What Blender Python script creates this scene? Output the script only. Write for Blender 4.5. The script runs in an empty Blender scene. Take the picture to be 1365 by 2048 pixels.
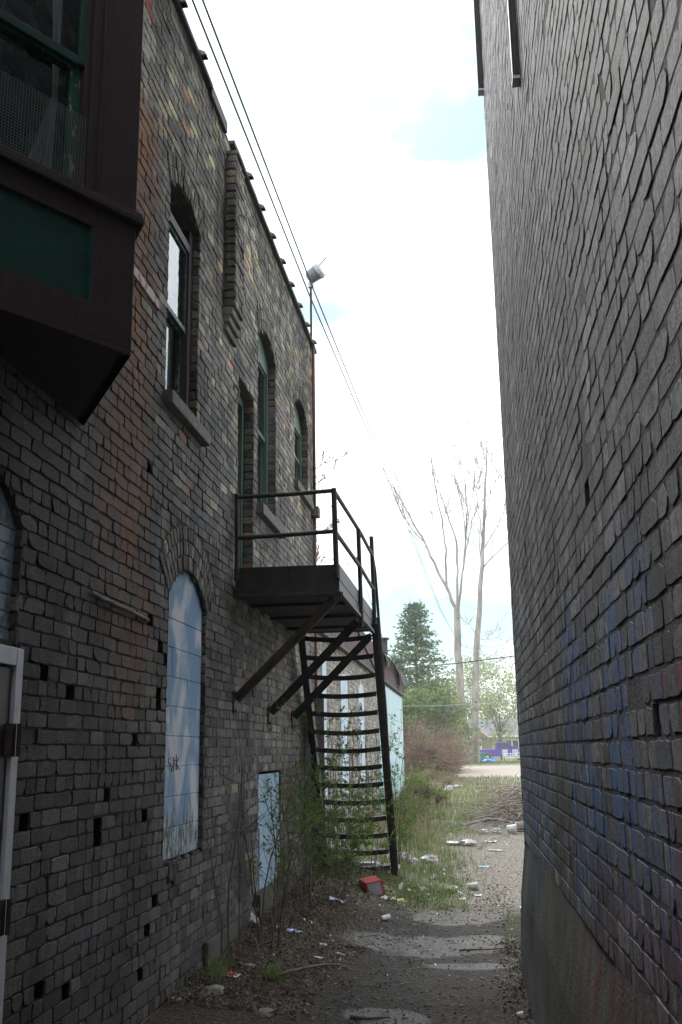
import bpy, math, random
from mathutils import Vector, Matrix, noise
R_ = random.Random(7)
C = bpy.context.scene.collection
H = 1.65
HAZE = .0011  # density of the volume added for lens glare
# ---------------------------------------------------------------- camera frame (also used to survey points)
F = 2000.0; CX = 682.5; CY = 1024.0
def cdir(u, v): return Vector(((u-CX)/F, -(v-CY)/F, -1.0))
D_ = F*F/480.0
Zc = cdir(CX-.015*D_, CY-D_).normalized()
Yc = cdir(945, 1500); Yc = (Yc - Zc*Yc.dot(Zc)).normalized()
Xc = Yc.cross(Zc)
def ray(u, v):
    d = cdir(u, v); return Vector((Xc.dot(d), Yc.dot(d), Zc.dot(d)))
def P(u, v, y):
    r = ray(u, v); k = y/r.y; return Vector((r.x*k, y, H+r.z*k))
def lerp(a, b, t): return a+(b-a)*t
def interp(x, xs, ys):
    if x <= xs[0]: return ys[0]
    for i in range(1, len(xs)):
        if x <= xs[i]: return lerp(ys[i-1], ys[i], (x-xs[i-1])/(xs[i]-xs[i-1]))
    return ys[-1]
def sst(a, b, x):
    t = min(1, max(0, (x-a)/(b-a))); return t*t*(3-2*t)
def ns(x, y, z=0.0, s=1.0): return noise.noise(Vector((x*s, y*s, z*s)))
def gz(x, y):
    gc = interp(y, [0, 11, 25, 60, 80, 100, 125, 400], [0, 0, .25, .42, .6, .55, .5, .8])
    gl = max(gc, interp(y, [0, 6, 8, 11.5, 14], [.1, .1, .17, .27, .3]))
    w = sst(-.5, -1.9, x) if False else sst(.5, 1.9, -x)
    z = gc+(gl-gc)*w
    a = 1 if y < 30 else 3
    return z + .012*ns(x, y, 0, 1.7) + .006*ns(x, y, 3, 6) + (.06*ns(x, y, 0, .15) if y > 14 else 0)
def G(u, v):
    r = ray(u, v); z = 0.0
    for _ in range(8):
        k = (z-H)/r.z; z = gz(r.x*k, r.y*k)
    k = (z-H)/r.z; return Vector((r.x*k, r.y*k, z))

# ---------------------------------------------------------------- objects
OFF = {}
def off(o): return OFF.get(o.name, Vector((0, 0, 0)))
def tag(o, label=None, cat=None, group=None, kind=None):
    if label: o['label'] = label
    if cat: o['category'] = cat
    if group: o['group'] = group
    if kind: o['kind'] = kind
    return o
def thing(name, loc, label, cat, group=None):
    o = bpy.data.objects.new(name, None); C.objects.link(o); o.location = loc
    o.empty_display_size = .2; OFF[o.name] = Vector(loc); return tag(o, label, cat, group)
class MB:
    def __init__(s): s.v = []; s.f = []; s.m = []; s.c = []; s.col = (1, 1, 1)
    def add(s, vs, fs, mi=0):
        b = len(s.v); s.v += [tuple(p) for p in vs]; s.c += [s.col]*len(vs)
        for f in fs: s.f.append([b+i for i in f]); s.m.append(mi)
    def box(s, x0, x1, y0, y1, z0, z1, mi=0):
        vs = [(x, y, z) for z in (z0, z1) for y in (y0, y1) for x in (x0, x1)]
        s.add(vs, [(0, 2, 3, 1), (4, 5, 7, 6), (0, 1, 5, 4), (2, 6, 7, 3), (0, 4, 6, 2), (1, 3, 7, 5)], mi)
    def obox(s, M, x0, x1, y0, y1, z0, z1, mi=0):
        vs = [M @ Vector((x, y, z)) for z in (z0, z1) for y in (y0, y1) for x in (x0, x1)]
        s.add(vs, [(0, 2, 3, 1), (4, 5, 7, 6), (0, 1, 5, 4), (2, 6, 7, 3), (0, 4, 6, 2), (1, 3, 7, 5)], mi)
    def beam(s, p, q, w, h, up=(0, 0, 1), mi=0):
        p = Vector(p); q = Vector(q); d = (q-p); L = d.length; d.normalize()
        x = d.cross(Vector(up))
        if x.length < 1e-4: x = Vector((1, 0, 0))
        x.normalize(); z = x.cross(d)
        M = Matrix(((x.x, d.x, z.x, p.x), (x.y, d.y, z.y, p.y), (x.z, d.z, z.z, p.z), (0, 0, 0, 1)))
        s.obox(M, -w/2, w/2, 0, L, -h/2, h/2, mi)
    def tube(s, pts, rad, n=6, caps=True):
        pts = [Vector(p) for p in pts]
        if not hasattr(rad, '__len__'): rad = [rad]*len(pts)
        vs = []; prev = None
        for i, p in enumerate(pts):
            d = (pts[min(i+1, len(pts)-1)]-pts[max(i-1, 0)]).normalized()
            a = prev if prev else (Vector((0, 0, 1)) if abs(d.z) < .9 else Vector((1, 0, 0)))
            x = (a-d*a.dot(d)).normalized(); prev = x; y = d.cross(x)
            for k in range(n):
                t = 2*math.pi*k/n; vs.append(p+(x*math.cos(t)+y*math.sin(t))*rad[i])
        fs = [(i*n+k, i*n+(k+1) % n, (i+1)*n+(k+1) % n, (i+1)*n+k) for i in range(len(pts)-1) for k in range(n)]
        if caps: fs += [tuple(range(n-1, -1, -1)), tuple((len(pts)-1)*n+k for k in range(n))]
        s.add(vs, fs)
    def poly(s, pts, h, mi=0):   # prism from list of 3d pts extruded by vector h
        n = len(pts); pts = [Vector(p) for p in pts]; h = Vector(h)
        s.add(pts+[p+h for p in pts], [tuple(range(n-1, -1, -1)), tuple(range(n, 2*n))]+[(i, (i+1) % n, n+(i+1) % n, n+i) for i in range(n)], mi)
    def build(s, name, mat, parent=None, smooth=False, bevel=0, cols=False, at=None):
        o_ = off(parent) if parent else (Vector(at) if at else Vector((0, 0, 0)))
        me = bpy.data.meshes.new(name)
        me.from_pydata([(a-o_.x, b-o_.y, c-o_.z) for a, b, c in s.v], [], s.f)
        mats = mat if isinstance(mat, (list, tuple)) else [mat]
        for m in mats: me.materials.append(m)
        if len(mats) > 1: me.polygons.foreach_set('material_index', s.m)
        if smooth: me.polygons.foreach_set('use_smooth', [True]*len(me.polygons))
        if cols:
            a = me.color_attributes.new('Col', 'FLOAT_COLOR', 'POINT')
            fl = []
            for c in s.c: fl += [c[0], c[1], c[2], 1.0]
            a.data.foreach_set('color', fl)
        me.update()
        o = bpy.data.objects.new(name, me); C.objects.link(o)
        if parent: o.parent = parent
        elif at: o.location = at
        OFF[o.name] = o_
        if bevel:
            b = o.modifiers.new('Bevel', 'BEVEL'); b.width = bevel; b.segments = 2; b.limit_method = 'ANGLE'
        return o
def struct(o): o['kind'] = 'structure'; return o

# ---------------------------------------------------------------- materials
class N:
    def __init__(s, name):
        s.m = bpy.data.materials.new(name); s.m.use_nodes = True; s.t = s.m.node_tree; s.t.nodes.clear()
        s.out = s.t.nodes.new('ShaderNodeOutputMaterial')
    def n(s, typ, **k):
        nd = s.t.nodes.new('ShaderNode'+typ)
        for a, v in k.items():
            if hasattr(nd, a) and not a[0].isupper(): setattr(nd, a, v)
            else: nd.inputs[a.replace('_', ' ')].default_value = v
        return nd
    def l(s, a, b): s.t.links.new(a, b)
    def pos(s, scale=(1, 1, 1)):
        g = s.n('NewGeometry'); mp = s.n('Mapping'); mp.inputs['Scale'].default_value = scale
        s.l(g.outputs['Position'], mp.inputs['Vector']); return mp.outputs[0]
    def noise(s, scale, detail=4, vec=None, rough=.55, dist=0):
        t = s.n('TexNoise'); t.inputs['Scale'].default_value = scale; t.inputs['Detail'].default_value = detail
        t.inputs['Roughness'].default_value = rough; t.inputs['Distortion'].default_value = dist
        s.l(vec if vec else s.pos(), t.inputs['Vector']); return t.outputs['Fac']
    def ramp(s, fac, stops):
        r = s.n('ValToRGB'); e = r.color_ramp.elements
        while len(e) < len(stops): e.new(.5)
        for i, (p, c) in enumerate(stops):
            e[i].position = p; e[i].color = (c, c, c, 1) if not hasattr(c, '__len__') else (*c, 1)
        s.l(fac, r.inputs[0]); return r.outputs[0]
    def mix(s, fac, a, b, mode='MIX'):
        m = s.n('Mix'); m.data_type = 'RGBA'; m.blend_type = mode
        for i, x in ((0, fac), (6, a), (7, b)):
            if isinstance(x, (int, float)): m.inputs[i].default_value = x
            elif isinstance(x, tuple): m.inputs[i].default_value = (*x, 1)
            else: s.l(x, m.inputs[i])
        return m.outputs[2]
    def math(s, op, a, b=None, c=None):
        m = s.n('Math', operation=op)
        for i, x in enumerate((a, b, c)):
            if x is None: continue
            if isinstance(x, (int, float)): m.inputs[i].default_value = x
            else: s.l(x, m.inputs[i])
        return m.outputs[0]
    def xyz(s):
        g = s.n('NewGeometry'); x = s.n('SeparateXYZ'); s.l(g.outputs['Position'], x.inputs[0]); return x.outputs
    def band(s, v, a, b, e):    # soft window: 1 between a and b
        def st(lo, hi):
            m = s.n('MapRange'); m.interpolation_type = 'SMOOTHSTEP'; s.l(v, m.inputs[0])
            m.inputs[1].default_value = lo; m.inputs[2].default_value = hi; return m.outputs[0]
        u = st(a-e, a+e); w = st(b-e, b+e)
        return s.math('SUBTRACT', u, w)
    def bump(s, h, strength=.5, dist=.01):
        b = s.n('Bump'); b.inputs['Strength'].default_value = strength; b.inputs['Distance'].default_value = dist
        s.l(h, b.inputs['Height']); return b.outputs[0]
    def bsdf(s, col, rough=.8, metal=0, normal=None, spec=.5, trans=None):
        p = s.n('BsdfPrincipled'); p.inputs['Metallic'].default_value = metal
        p.inputs['Specular IOR Level'].default_value = spec
        for nm, x in (('Base Color', col), ('Roughness', rough)):
            if isinstance(x, (int, float)): p.inputs[nm].default_value = x
            elif isinstance(x, tuple): p.inputs[nm].default_value = (*x, 1)
            else: s.l(x, p.inputs[nm])
        if normal: s.l(normal, p.inputs['Normal'])
        o = p.outputs[0]
        if trans:
            t = s.n('BsdfTranslucent'); 
            if isinstance(col, tuple): t.inputs[0].default_value = (*col, 1)
            else: s.l(col, t.inputs[0])
            mx = s.n('MixShader'); mx.inputs[0].default_value = trans; s.l(o, mx.inputs[1]); s.l(t.outputs[0], mx.inputs[2]); o = mx.outputs[0]
        s.l(o, s.out.inputs[0]); return s.m
def attr(k):
    a = k.n('Attribute'); a.attribute_name = 'Col'; return a.outputs['Color']
def weather(k, c):
    sm = k.noise(9, 8, k.pos((1, 1, 1.4)), .75)
    c = k.mix(k.ramp(sm, [(.55, 0), (.66, .4)]), c, (.15, .142, .13))
    st = k.noise(4, 6, k.pos((1, 1, .10)), .65); c = k.mix(k.ramp(st, [(.52, 0), (.70, .75)]), c, (.032, .029, .025))
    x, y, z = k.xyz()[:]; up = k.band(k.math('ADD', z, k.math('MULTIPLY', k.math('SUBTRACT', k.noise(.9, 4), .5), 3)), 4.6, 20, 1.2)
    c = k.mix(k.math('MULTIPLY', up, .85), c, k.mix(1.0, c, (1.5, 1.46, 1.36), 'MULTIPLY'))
    wm = k.band(k.math('ADD', y, k.math('MULTIPLY', k.math('SUBTRACT', k.noise(2.2, 6, k.pos((1, 1, .35)), .7), .5), 1.6)), 5.15, 6.0, .2)
    wm = k.math('MULTIPLY', wm, k.math('MULTIPLY', k.band(z, 2.2, 5.9, .7), k.ramp(k.noise(3.2, 6, k.pos((1, 1, .4)), .7), [(.38, .15), (.58, .85)])))
    return k.mix(wm, c, (.17, .075, .03))
def brick_mat(name, striate=False, graffiti=False, stains=True):
    k = N(name); c = attr(k)
    f = k.noise(45, 6); c = k.mix(1.0, c, k.ramp(f, [(.25, .55), (.7, 1.35)]), 'MULTIPLY')
    big = k.noise(1.1, 5, dist=.6)
    if stains:
        c = k.mix(1.0, c, k.ramp(big, [(.32, .45), (.66, 1.4)]), 'MULTIPLY')
        ef = k.noise(2.3, 7, k.pos((1, 1, .45)), .7); e2 = k.noise(38, 3)
        fm = k.math('MULTIPLY', k.ramp(ef, [(.54, 0), (.68, 1)]), k.ramp(e2, [(.4, .1), (.62, .65)]))
        c = k.mix(fm, c, (.30, .285, .26))
        c = weather(k, c)
    if graffiti:
        x, y, z = k.xyz()[:]
        c = k.mix(1.0, c, k.ramp(k.noise(1.6, 6, dist=.8), [(.32, .55), (.66, 1.3)]), 'MULTIPLY')
        c = k.mix(k.ramp(k.noise(11, 8, k.pos((1, 1, .8)), .75), [(.53, 0), (.62, .75)]), c, (.07, .066, .056))
        c = k.mix(k.ramp(k.noise(30, 4, k.pos((1, 1, .12)), .6), [(.5, 0), (.62, .45)]), c, (.055, .054, .05))
        c = k.mix(k.ramp(k.noise(24, 6, k.pos((1, 1, .5)), .7), [(.60, 0), (.68, .5)]), c, (.36, .37, .39))
        dr = k.noise(9, 3, k.pos((1, 1, .09)), .6); sp = k.noise(3.5, 4)
        def paint(c, col, y0, y1, z0, z1, th, amt):
            m = k.math('MULTIPLY', k.band(y, y0, y1, .22), k.band(z, z0, z1, .18))
            m = k.math('MULTIPLY', m, k.ramp(k.math('ADD', k.math('MULTIPLY', dr, .65), k.math('MULTIPLY', sp, .35)), [(th, 0), (th+.09, amt)]))
            return k.mix(m, c, col)
        c = paint(c, (.06, .15, .36), 2.45, 4.45, 1.0, 2.15, .455, .85)
        c = paint(c, (.06, .14, .28), 5.6, 8.1, .6, 1.75, .44, .6)
        c = paint(c, (.20, .035, .07), 1.9, 2.9, 1.2, 1.95, .52, .8)
        c = paint(c, (.13, .028, .05), 2.3, 3.9, .2, 1.25, .43, .85)
    v = k.pos((14, 14, 1.2)) if striate else k.pos((1, 1, 5))
    h = k.math('ADD', k.noise(26 if striate else 40, 4, v, .6), k.math('MULTIPLY', k.noise(110, 4), .7))
    vo = k.n('TexVoronoi'); vo.inputs['Scale'].default_value = 55; k.l(k.pos(), vo.inputs['Vector'])
    h = k.math('ADD', h, k.ramp(vo.outputs['Distance'], [(.05, 0), (.3, .5)]))
    return k.bsdf(c, .72 if graffiti else .8, normal=k.bump(h, .9 if graffiti else .8, .005), spec=.32 if graffiti else .3)
def rough_mat(name, a, b, scale=12, rough=.85, bs=.5, bd=.006, metal=0, vec=(1, 1, 1), lo=.35, hi=.65, spec=.4, trans=None, fine=90):
    k = N(name); f = k.noise(scale, 6, k.pos(vec), .6)
    c = k.ramp(f, [(lo, a), (hi, b)])
    h = k.noise(fine, 4, k.pos(vec))
    return k.bsdf(c, rough, metal, k.bump(h, bs, bd), spec, trans)
M = {}
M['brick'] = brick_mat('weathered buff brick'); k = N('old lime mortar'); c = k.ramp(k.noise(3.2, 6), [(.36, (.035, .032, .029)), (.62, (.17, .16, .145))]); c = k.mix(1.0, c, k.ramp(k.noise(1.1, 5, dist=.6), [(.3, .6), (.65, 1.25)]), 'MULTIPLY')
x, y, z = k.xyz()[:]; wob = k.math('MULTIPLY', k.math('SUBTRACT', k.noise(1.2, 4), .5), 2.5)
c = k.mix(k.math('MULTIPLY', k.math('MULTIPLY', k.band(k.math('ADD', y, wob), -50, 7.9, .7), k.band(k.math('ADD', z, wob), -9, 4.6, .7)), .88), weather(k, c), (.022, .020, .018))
M['mortar'] = k.bsdf(c, .9, normal=k.bump(k.noise(60, 5), .6, .01), spec=.2)
M['brickR'] = brick_mat('grey painted brick', True, True, False); 
k = N('dark smeared mortar'); x, y, z = k.xyz()[:]
c = k.ramp(k.noise(9, 5), [(.3, (.06, .058, .052)), (.7, (.13, .126, .115))])
mk = k.math('MULTIPLY', k.band(y, 2.4, 4.4, .25), k.band(z, 1.1, 2.1, .2)); mk = k.math('MULTIPLY', mk, k.ramp(k.noise(9, 3, k.pos((1, 1, .09))), [(.48, 0), (.6, .7)]))
c = k.mix(mk, c, (.05, .11, .26)); M['mortarR'] = k.bsdf(c, .9, normal=k.bump(k.noise(70, 5), .8, .01), spec=.2)
M['brickA'] = brick_mat('pale annexe brick', False, False, False); M['mortarA'] = rough_mat('grey mortar', (.16, .145, .12), (.3, .28, .24), 14)
M['parge'] = rough_mat('stained concrete footing', (.035, .032, .027), (.095, .086, .073), 2.2, bd=.012, vec=(1, 1, .8))
k = N('drip stained footing'); x, y, z = k.xyz()[:]
c = k.ramp(k.noise(2.2, 6, k.pos((1, 1, .8)), .6), [(.35, (.045, .044, .042)), (.65, (.12, .115, .105))]); dr = k.noise(9, 3, k.pos((1, 1, .07)), .6)
c = k.mix(k.math('MULTIPLY', k.band(y, 2.2, 4.2, .3), k.ramp(dr, [(.46, 0), (.56, .7)])), c, (.10, .03, .045)); c = k.mix(k.math('MULTIPLY', k.band(y, 6.3, 7.8, .3), k.ramp(dr, [(.46, 0), (.58, .6)])), c, (.04, .08, .13))
M['pargeR'] = k.bsdf(c, .9, normal=k.bump(k.noise(60, 5), .6, .01), spec=.2)
M['sill'] = rough_mat('weathered stone sill', (.09, .083, .075), (.17, .16, .145), 20)
M['maroon'] = rough_mat('dark brown paint', (.030, .018, .019), (.046, .028, .029), 9, .75, .25, .002, vec=(6, 6, .7), fine=60)
M['maroon2'] = rough_mat('faded maroon boards', (.10, .055, .06), (.17, .11, .115), 7, .8, .4, .004, vec=(5, 5, .5))
M['green'] = rough_mat('dark green gloss paint', (.004, .04, .032), (.008, .06, .046), 9, .4, .2, .002, vec=(1, 1, 3))
k = N('peeling dark green paint'); f = k.noise(30, 5, k.pos((1, 1, .25)), .7)
M['greenpeel'] = k.bsdf(k.mix(k.ramp(f, [(.58, 0), (.61, 1)]), (.006, .07, .05), (.32, .30, .22)), .55, normal=k.bump(f, .5, .003))
k = N('faded sage green paint'); f = k.noise(22, 5, k.pos((3, 3, .25)), .65)
M['sage'] = k.bsdf(k.mix(k.ramp(f, [(.45, 0), (.75, 1)]), (.065, .115, .085), (.12, .17, .13)), .6, normal=k.bump(f, .4, .003))
k = N('black painted rusty steel'); c = k.ramp(k.noise(11, 6), [(.4, (.011, .011, .013)), (.7, (.03, .027, .026))]); c = k.mix(k.ramp(k.noise(17, 7, None, .7), [(.56, 0), (.64, .8)]), c, (.075, .034, .018))
M['steel'] = k.bsdf(c, .55, normal=k.bump(k.noise(70, 5), .5, .003), spec=.4)
M['steelrust'] = rough_mat('rusting black pipe', (.022, .018, .016), (.085, .04, .022), 5, .65, .5, .003, lo=.4, hi=.75)
M['lampgrey'] = rough_mat('grey enamelled lamp body', (.16, .17, .19), (.24, .25, .27), 5, .5, .1, .001)
M['pipe'] = rough_mat('rusty red conduit', (.10, .035, .03), (.19, .09, .075), 10, .7)
M['galv'] = rough_mat('galvanised metal', (.35, .36, .38), (.5, .5, .52), 15, .45, .1, .001, metal=.6)
M['whitepaint'] = rough_mat('chalky white paint', (.42, .42, .43), (.62, .62, .63), 8, .55, .2, .002)
M['greyframe'] = rough_mat('grey painted metal frame', (.40, .42, .47), (.52, .54, .58), 8, .5, .2, .002)
M['doorbrown'] = rough_mat('grimy brown door paint', (.05, .042, .042), (.085, .072, .07), 4, .6, .2, .002)
M['wire'] = rough_mat('green insulated cable', (.02, .05, .05), (.03, .07, .07), 4, .6)
M['tar_black'] = rough_mat('black tar flashing', (.012, .012, .012), (.04, .04, .042), 14, .6)
M['tile'] = rough_mat('clay coping tile', (.12, .07, .055), (.24, .17, .14), 10, .7)
M['room'] = rough_mat('painted room darkness', (.012, .011, .01), (.03, .028, .025), 3, .9)  # near-black: the darkness of the rooms is put into the colour
M['curtain'] = rough_mat('grimy lace curtain', (.35, .35, .36), (.6, .6, .62), 26, .9, .4, .006, vec=(1, 1, .05))
k = N('window glass'); g = k.n('BsdfGlossy'); g.inputs['Roughness'].default_value = .04; g.inputs[0].default_value = (.85, .9, .92, 1)
tr = k.n('BsdfTransparent'); tr.inputs[0].default_value = (.72, .76, .76, 1); fr = k.n('Fresnel'); fr.inputs[0].default_value = 1.7
k.l(k.bump(k.noise(2.5, 1), .12, .004), g.inputs['Normal'])
gg = k.n('NewGeometry'); mx = k.n('MixShader'); k.l(k.math('MULTIPLY', fr.outputs[0], k.math('SUBTRACT', 1.0, gg.outputs['Backfacing'])), mx.inputs[0]); k.l(tr.outputs[0], mx.inputs[1]); k.l(g.outputs[0], mx.inputs[2]); k.l(mx.outputs[0], k.out.inputs[0]); M['glass'] = k.m
# painted sky mural on block infill
k = N('sky mural paint'); x, y, z = k.xyz()[:]
cl = k.noise(2.6, 5, k.pos((1, 1.3, .8)), .55, .6)
c = k.ramp(cl, [(.42, (.15, .27, .41)), (.5, (.28, .38, .49)), (.57, (.52, .53, .57))])
tr_ = k.noise(22, 6, k.pos((1, 1.2, .5)), .75)
zz = k.math('ADD', z, k.math('MULTIPLY', k.math('SUBTRACT', k.noise(14, 3, k.pos((1, 1, .05))), .5), .9))
lo = k.band(zz, -1, 1.22, .06)
c = k.mix(k.math('MULTIPLY', lo, .75), c, (.38, .42, .45)); c = k.mix(k.math('MULTIPLY', lo, k.ramp(tr_, [(.49, 1), (.54, 0)])), c, (.07, .105, .085))
c = k.mix(k.ramp(k.noise(60, 4), [(.66, 0), (.72, .5)]), c, (.13, .14, .13))
M['mural'] = k.bsdf(c, .8, normal=k.bump(k.noise(150, 3), .5, .003))
k = N('old blue mural paint'); cl = k.noise(3, 4); c = k.ramp(cl, [(.35, (.26, .38, .46)), (.65, (.44, .54, .60))])
c = k.mix(k.ramp(k.noise(13, 5), [(.52, 0), (.66, .7)]), c, (.08, .085, .085)); M['mural_old'] = k.bsdf(c, .85, normal=k.bump(k.noise(60, 4), .6, .006))
k = N('pale blue paint'); c = k.ramp(k.noise(5, 5, k.pos((1, 1, .4))), [(.35, (.23, .37, .46)), (.7, (.34, .47, .56))])
c = k.mix(k.ramp(k.noise(16, 5, k.pos((1, 1, .3))), [(.60, 0), (.68, .6)]), c, (.16, .17, .16)); M['paleblue'] = k.bsdf(c, .8, normal=k.bump(k.noise(60, 3), .4, .004))
k = N('pale cyan paint with green drips'); x, y, z = k.xyz()[:]
c = k.ramp(k.noise(4, 4, k.pos((1, 1, .2))), [(.35, (.42, .62, .67)), (.7, (.58, .72, .75))])
dr = k.ramp(k.noise(10, 3, k.pos((1, 1, .03))), [(.47, 0), (.52, 1)]); zz = k.math('ADD', z, k.math('MULTIPLY', k.noise(3, 3, k.pos((1, 1, .02))), .9))
c = k.mix(k.math('MULTIPLY', dr, k.band(zz, -2, 1.75, .25)), c, (.045, .17, .13)); M['cyan'] = k.bsdf(c, .7)
M['stripeblue'] = rough_mat('whitish blue stripe paint', (.46, .60, .70), (.62, .72, .78), 3, .8, .3, .003, vec=(1, 1, .4))
M['leaf'] = rough_mat('spring leaf', (.075, .15, .025), (.17, .27, .055), 7, .6, .2, .001, spec=.3, trans=.4)
M['leaf2'] = rough_mat('yellow green budding leaf', (.17, .23, .06), (.34, .38, .14), 1.5, .7, .1, .001, spec=.2, trans=.45)
M['leaf3'] = rough_mat('mid green foliage', (.11, .17, .06), (.24, .30, .12), .9, .7, .1, .001, spec=.2, trans=.35)
M['needle'] = rough_mat('blue green spruce needles', (.07, .13, .06), (.16, .24, .12), .8, .7, .1, .001, spec=.2, trans=.2)
M['grass'] = rough_mat('fresh grass', (.09, .15, .04), (.21, .27, .10), 2.5, .7, .1, .001, spec=.2, trans=.35)
M['drygrass'] = rough_mat('dry straw grass', (.22, .18, .11), (.42, .36, .25), 3, .8, .1, .001, spec=.2, trans=.25)
M['twig'] = rough_mat('grey brown twig bark', (.06, .045, .032), (.16, .12, .09), 8, .85)
M['twigpale'] = rough_mat('bleached dead branch', (.22, .19, .155), (.42, .38, .33), 6, .85)
M['thicket'] = rough_mat('reddish brown thicket twigs', (.16, .10, .075), (.30, .21, .165), 1, .85)
M['bark'] = rough_mat('pale furrowed bark', (.15, .135, .115), (.42, .39, .35), 1.8, .9, .8, .03, vec=(1, 1, .3), fine=12)
M['deadleaf'] = rough_mat('dead leaves', (.05, .04, .03), (.19, .15, .115), 5, .8)
M['stone'] = rough_mat('dusty rubble stone', (.12, .11, .085), (.28, .25, .2), 14, .9)
M['paper'] = rough_mat('crumpled white paper', (.5, .5, .52), (.75, .75, .76), 14, .7)
M['plastic'] = rough_mat('white plastic bag', (.55, .55, .58), (.8, .8, .82), 10, .35, .4, .01, trans=.2)
M['bluepaper'] = rough_mat('blue printed paper', (.08, .2, .5), (.6, .65, .75), 9, .6, lo=.45, hi=.52)
M['cyanpaper'] = rough_mat('cyan printed paper', (.1, .45, .6), (.6, .7, .75), 7, .6, lo=.45, hi=.55)
M['redpaper'] = rough_mat('red packet print', (.5, .03, .04), (.6, .06, .06), 9, .5)
M['yellowpaper'] = rough_mat('yellow printed wrapper', (.55, .5, .12), (.65, .62, .35), 9, .5)
M['card'] = rough_mat('grey cardboard', (.25, .25, .28), (.36, .36, .39), 9, .7)
M['redcard'] = rough_mat('red printed cardboard', (.42, .02, .02), (.5, .045, .03), 9, .45)
M['orangecard'] = rough_mat('orange cardboard print', (.5, .18, .05), (.6, .28, .1), 9, .45)
M['browncard'] = rough_mat('brown cardboard', (.16, .12, .05), (.25, .19, .1), 9, .8)
M['siding'] = rough_mat('beige siding', (.42, .36, .26), (.5, .44, .33), 6, .7)
M['sidingd'] = rough_mat('weathered tan shingles', (.25, .22, .17), (.34, .3, .24), 9, .8)
M['shingle'] = rough_mat('grey roof shingles', (.13, .135, .145), (.22, .225, .235), 4, .9, .8, .02, fine=10)
M['trim'] = rough_mat('white trim', (.68, .68, .68), (.8, .8, .8), 8, .5)
M['greywood'] = rough_mat('silvered shed boards', (.17, .155, .13), (.32, .3, .26), 5, .9, vec=(6, 6, .5))
k = N('purple car paint'); M['purple'] = k.bsdf((.085, .065, .38), .25, normal=k.bump(k.noise(3, 2), .02, .01)); 
M['rubber'] = rough_mat('tyre rubber', (.015, .015, .015), (.03, .03, .03), 20, .8)
M['darkglass'] = rough_mat('tinted glass', (.05, .06, .07), (.09, .10, .11), 3, .08, .02, .001)
M['tarp'] = rough_mat('blue tarp', (.05, .22, .6), (.1, .32, .75), 8, .45)
M['binplastic'] = rough_mat('teal plastic', (.02, .2, .17), (.04, .28, .22), 8, .45)
M['brownbrick'] = rough_mat('orange timber', (.35, .13, .06), (.45, .2, .1), 8, .7)
M['tar'] = rough_mat('peeling roofing felt', (.05, .05, .055), (.14, .14, .15), 6, .75, .6, .02)
M['ink'] = rough_mat('black marker ink', (.03, .03, .035), (.05, .05, .055), 8, .6)
M['mesh'] = rough_mat('galvanised wire mesh', (.16, .2, .2), (.24, .28, .28), 8, .5)
M['plaster'] = rough_mat('mortar smear', (.16, .155, .15), (.3, .29, .28), 14, .9)
M['pinkpaint'] = rough_mat('pink and white peeling paint', (.35, .1, .08), (.5, .47, .45), 14, .7, lo=.45, hi=.5)

# ---------------------------------------------------------------- brick generator
def brick(mb, s0, s1, z0, z1, mp, dep, rec, jit, cham, col, R=R_, chip=.12):
    L = s1-s0; h = z1-z0; nl = 4 if L > .15 else (3 if L > .06 else 2)
    out = [(s0+L*i/nl, z0) for i in range(nl)]+[(s1, z0), (s1, (z0+z1)/2)]+[(s1-L*i/nl, z1) for i in range(nl)]+[(s0, z1), (s0, (z0+z1)/2)]
    cor = {0: (1, 1), nl: (-1, 1), nl+2: (-1, -1), 2*nl+2: (1, -1)}
    n = len(out); cs, cz = (s0+s1)/2, (z0+z1)/2
    tf = min(1, rec/.012); tilt = R.uniform(-1, 1)*.0016*tf; tz = R.uniform(-1, 1)*.0012*tf
    A = []; B = []; K = []
    for i, (a, b) in enumerate(out):
        a += R.uniform(-jit, jit); b += R.uniform(-jit, jit)
        if i in cor and L > .05:
            q = jit*R.uniform(.2, .9); a += cor[i][0]*q; b += cor[i][1]*q
            if R.random() < chip: q = R.uniform(.004, .018); a += cor[i][0]*q; b += cor[i][1]*q*.6
        d = dep+tilt*(a-cs)/max(L, .05)*2+tz*(b-cz)/h*2
        K.append(mp(a, b, -rec-.004)); A.append(mp(a, b, d-cham*R.uniform(.6, 1.5)))
        ci = cham*R.uniform(.7, 1.6)
        u = max(0, 1-ci/(L/2+1e-6)); w = max(0, 1-ci/(h/2))
        B.append(mp(cs+(a-cs)*u, cz+(b-cz)*w, d+R.uniform(-.0010, .0010)*tf))
    mb.col = col
    fs = []
    for i in range(n):
        j = (i+1) % n
        fs += [(i, j, n+j, n+i), (n+i, n+j, 2*n+j, 2*n+i)]
    fs += [(2*n+i, 2*n+(i+1) % n, 3*n) for i in range(n)]
    mb.add(K+A+B+[mp(cs, cz, dep+R.uniform(-.001, .0015)*tf)], fs, 0)
def runs(s0, s1, bad, step=.01):
    res = []; a = None; n = int(round((s1-s0)/step))
    for i in range(n+1):
        s = s0+(i+.5)*step
        ok = i < n and not bad(s)
        if ok and a is None: a = s0+i*step
        if not ok and a is not None: res.append((a, s0+i*step)); a = None
    return res
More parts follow.
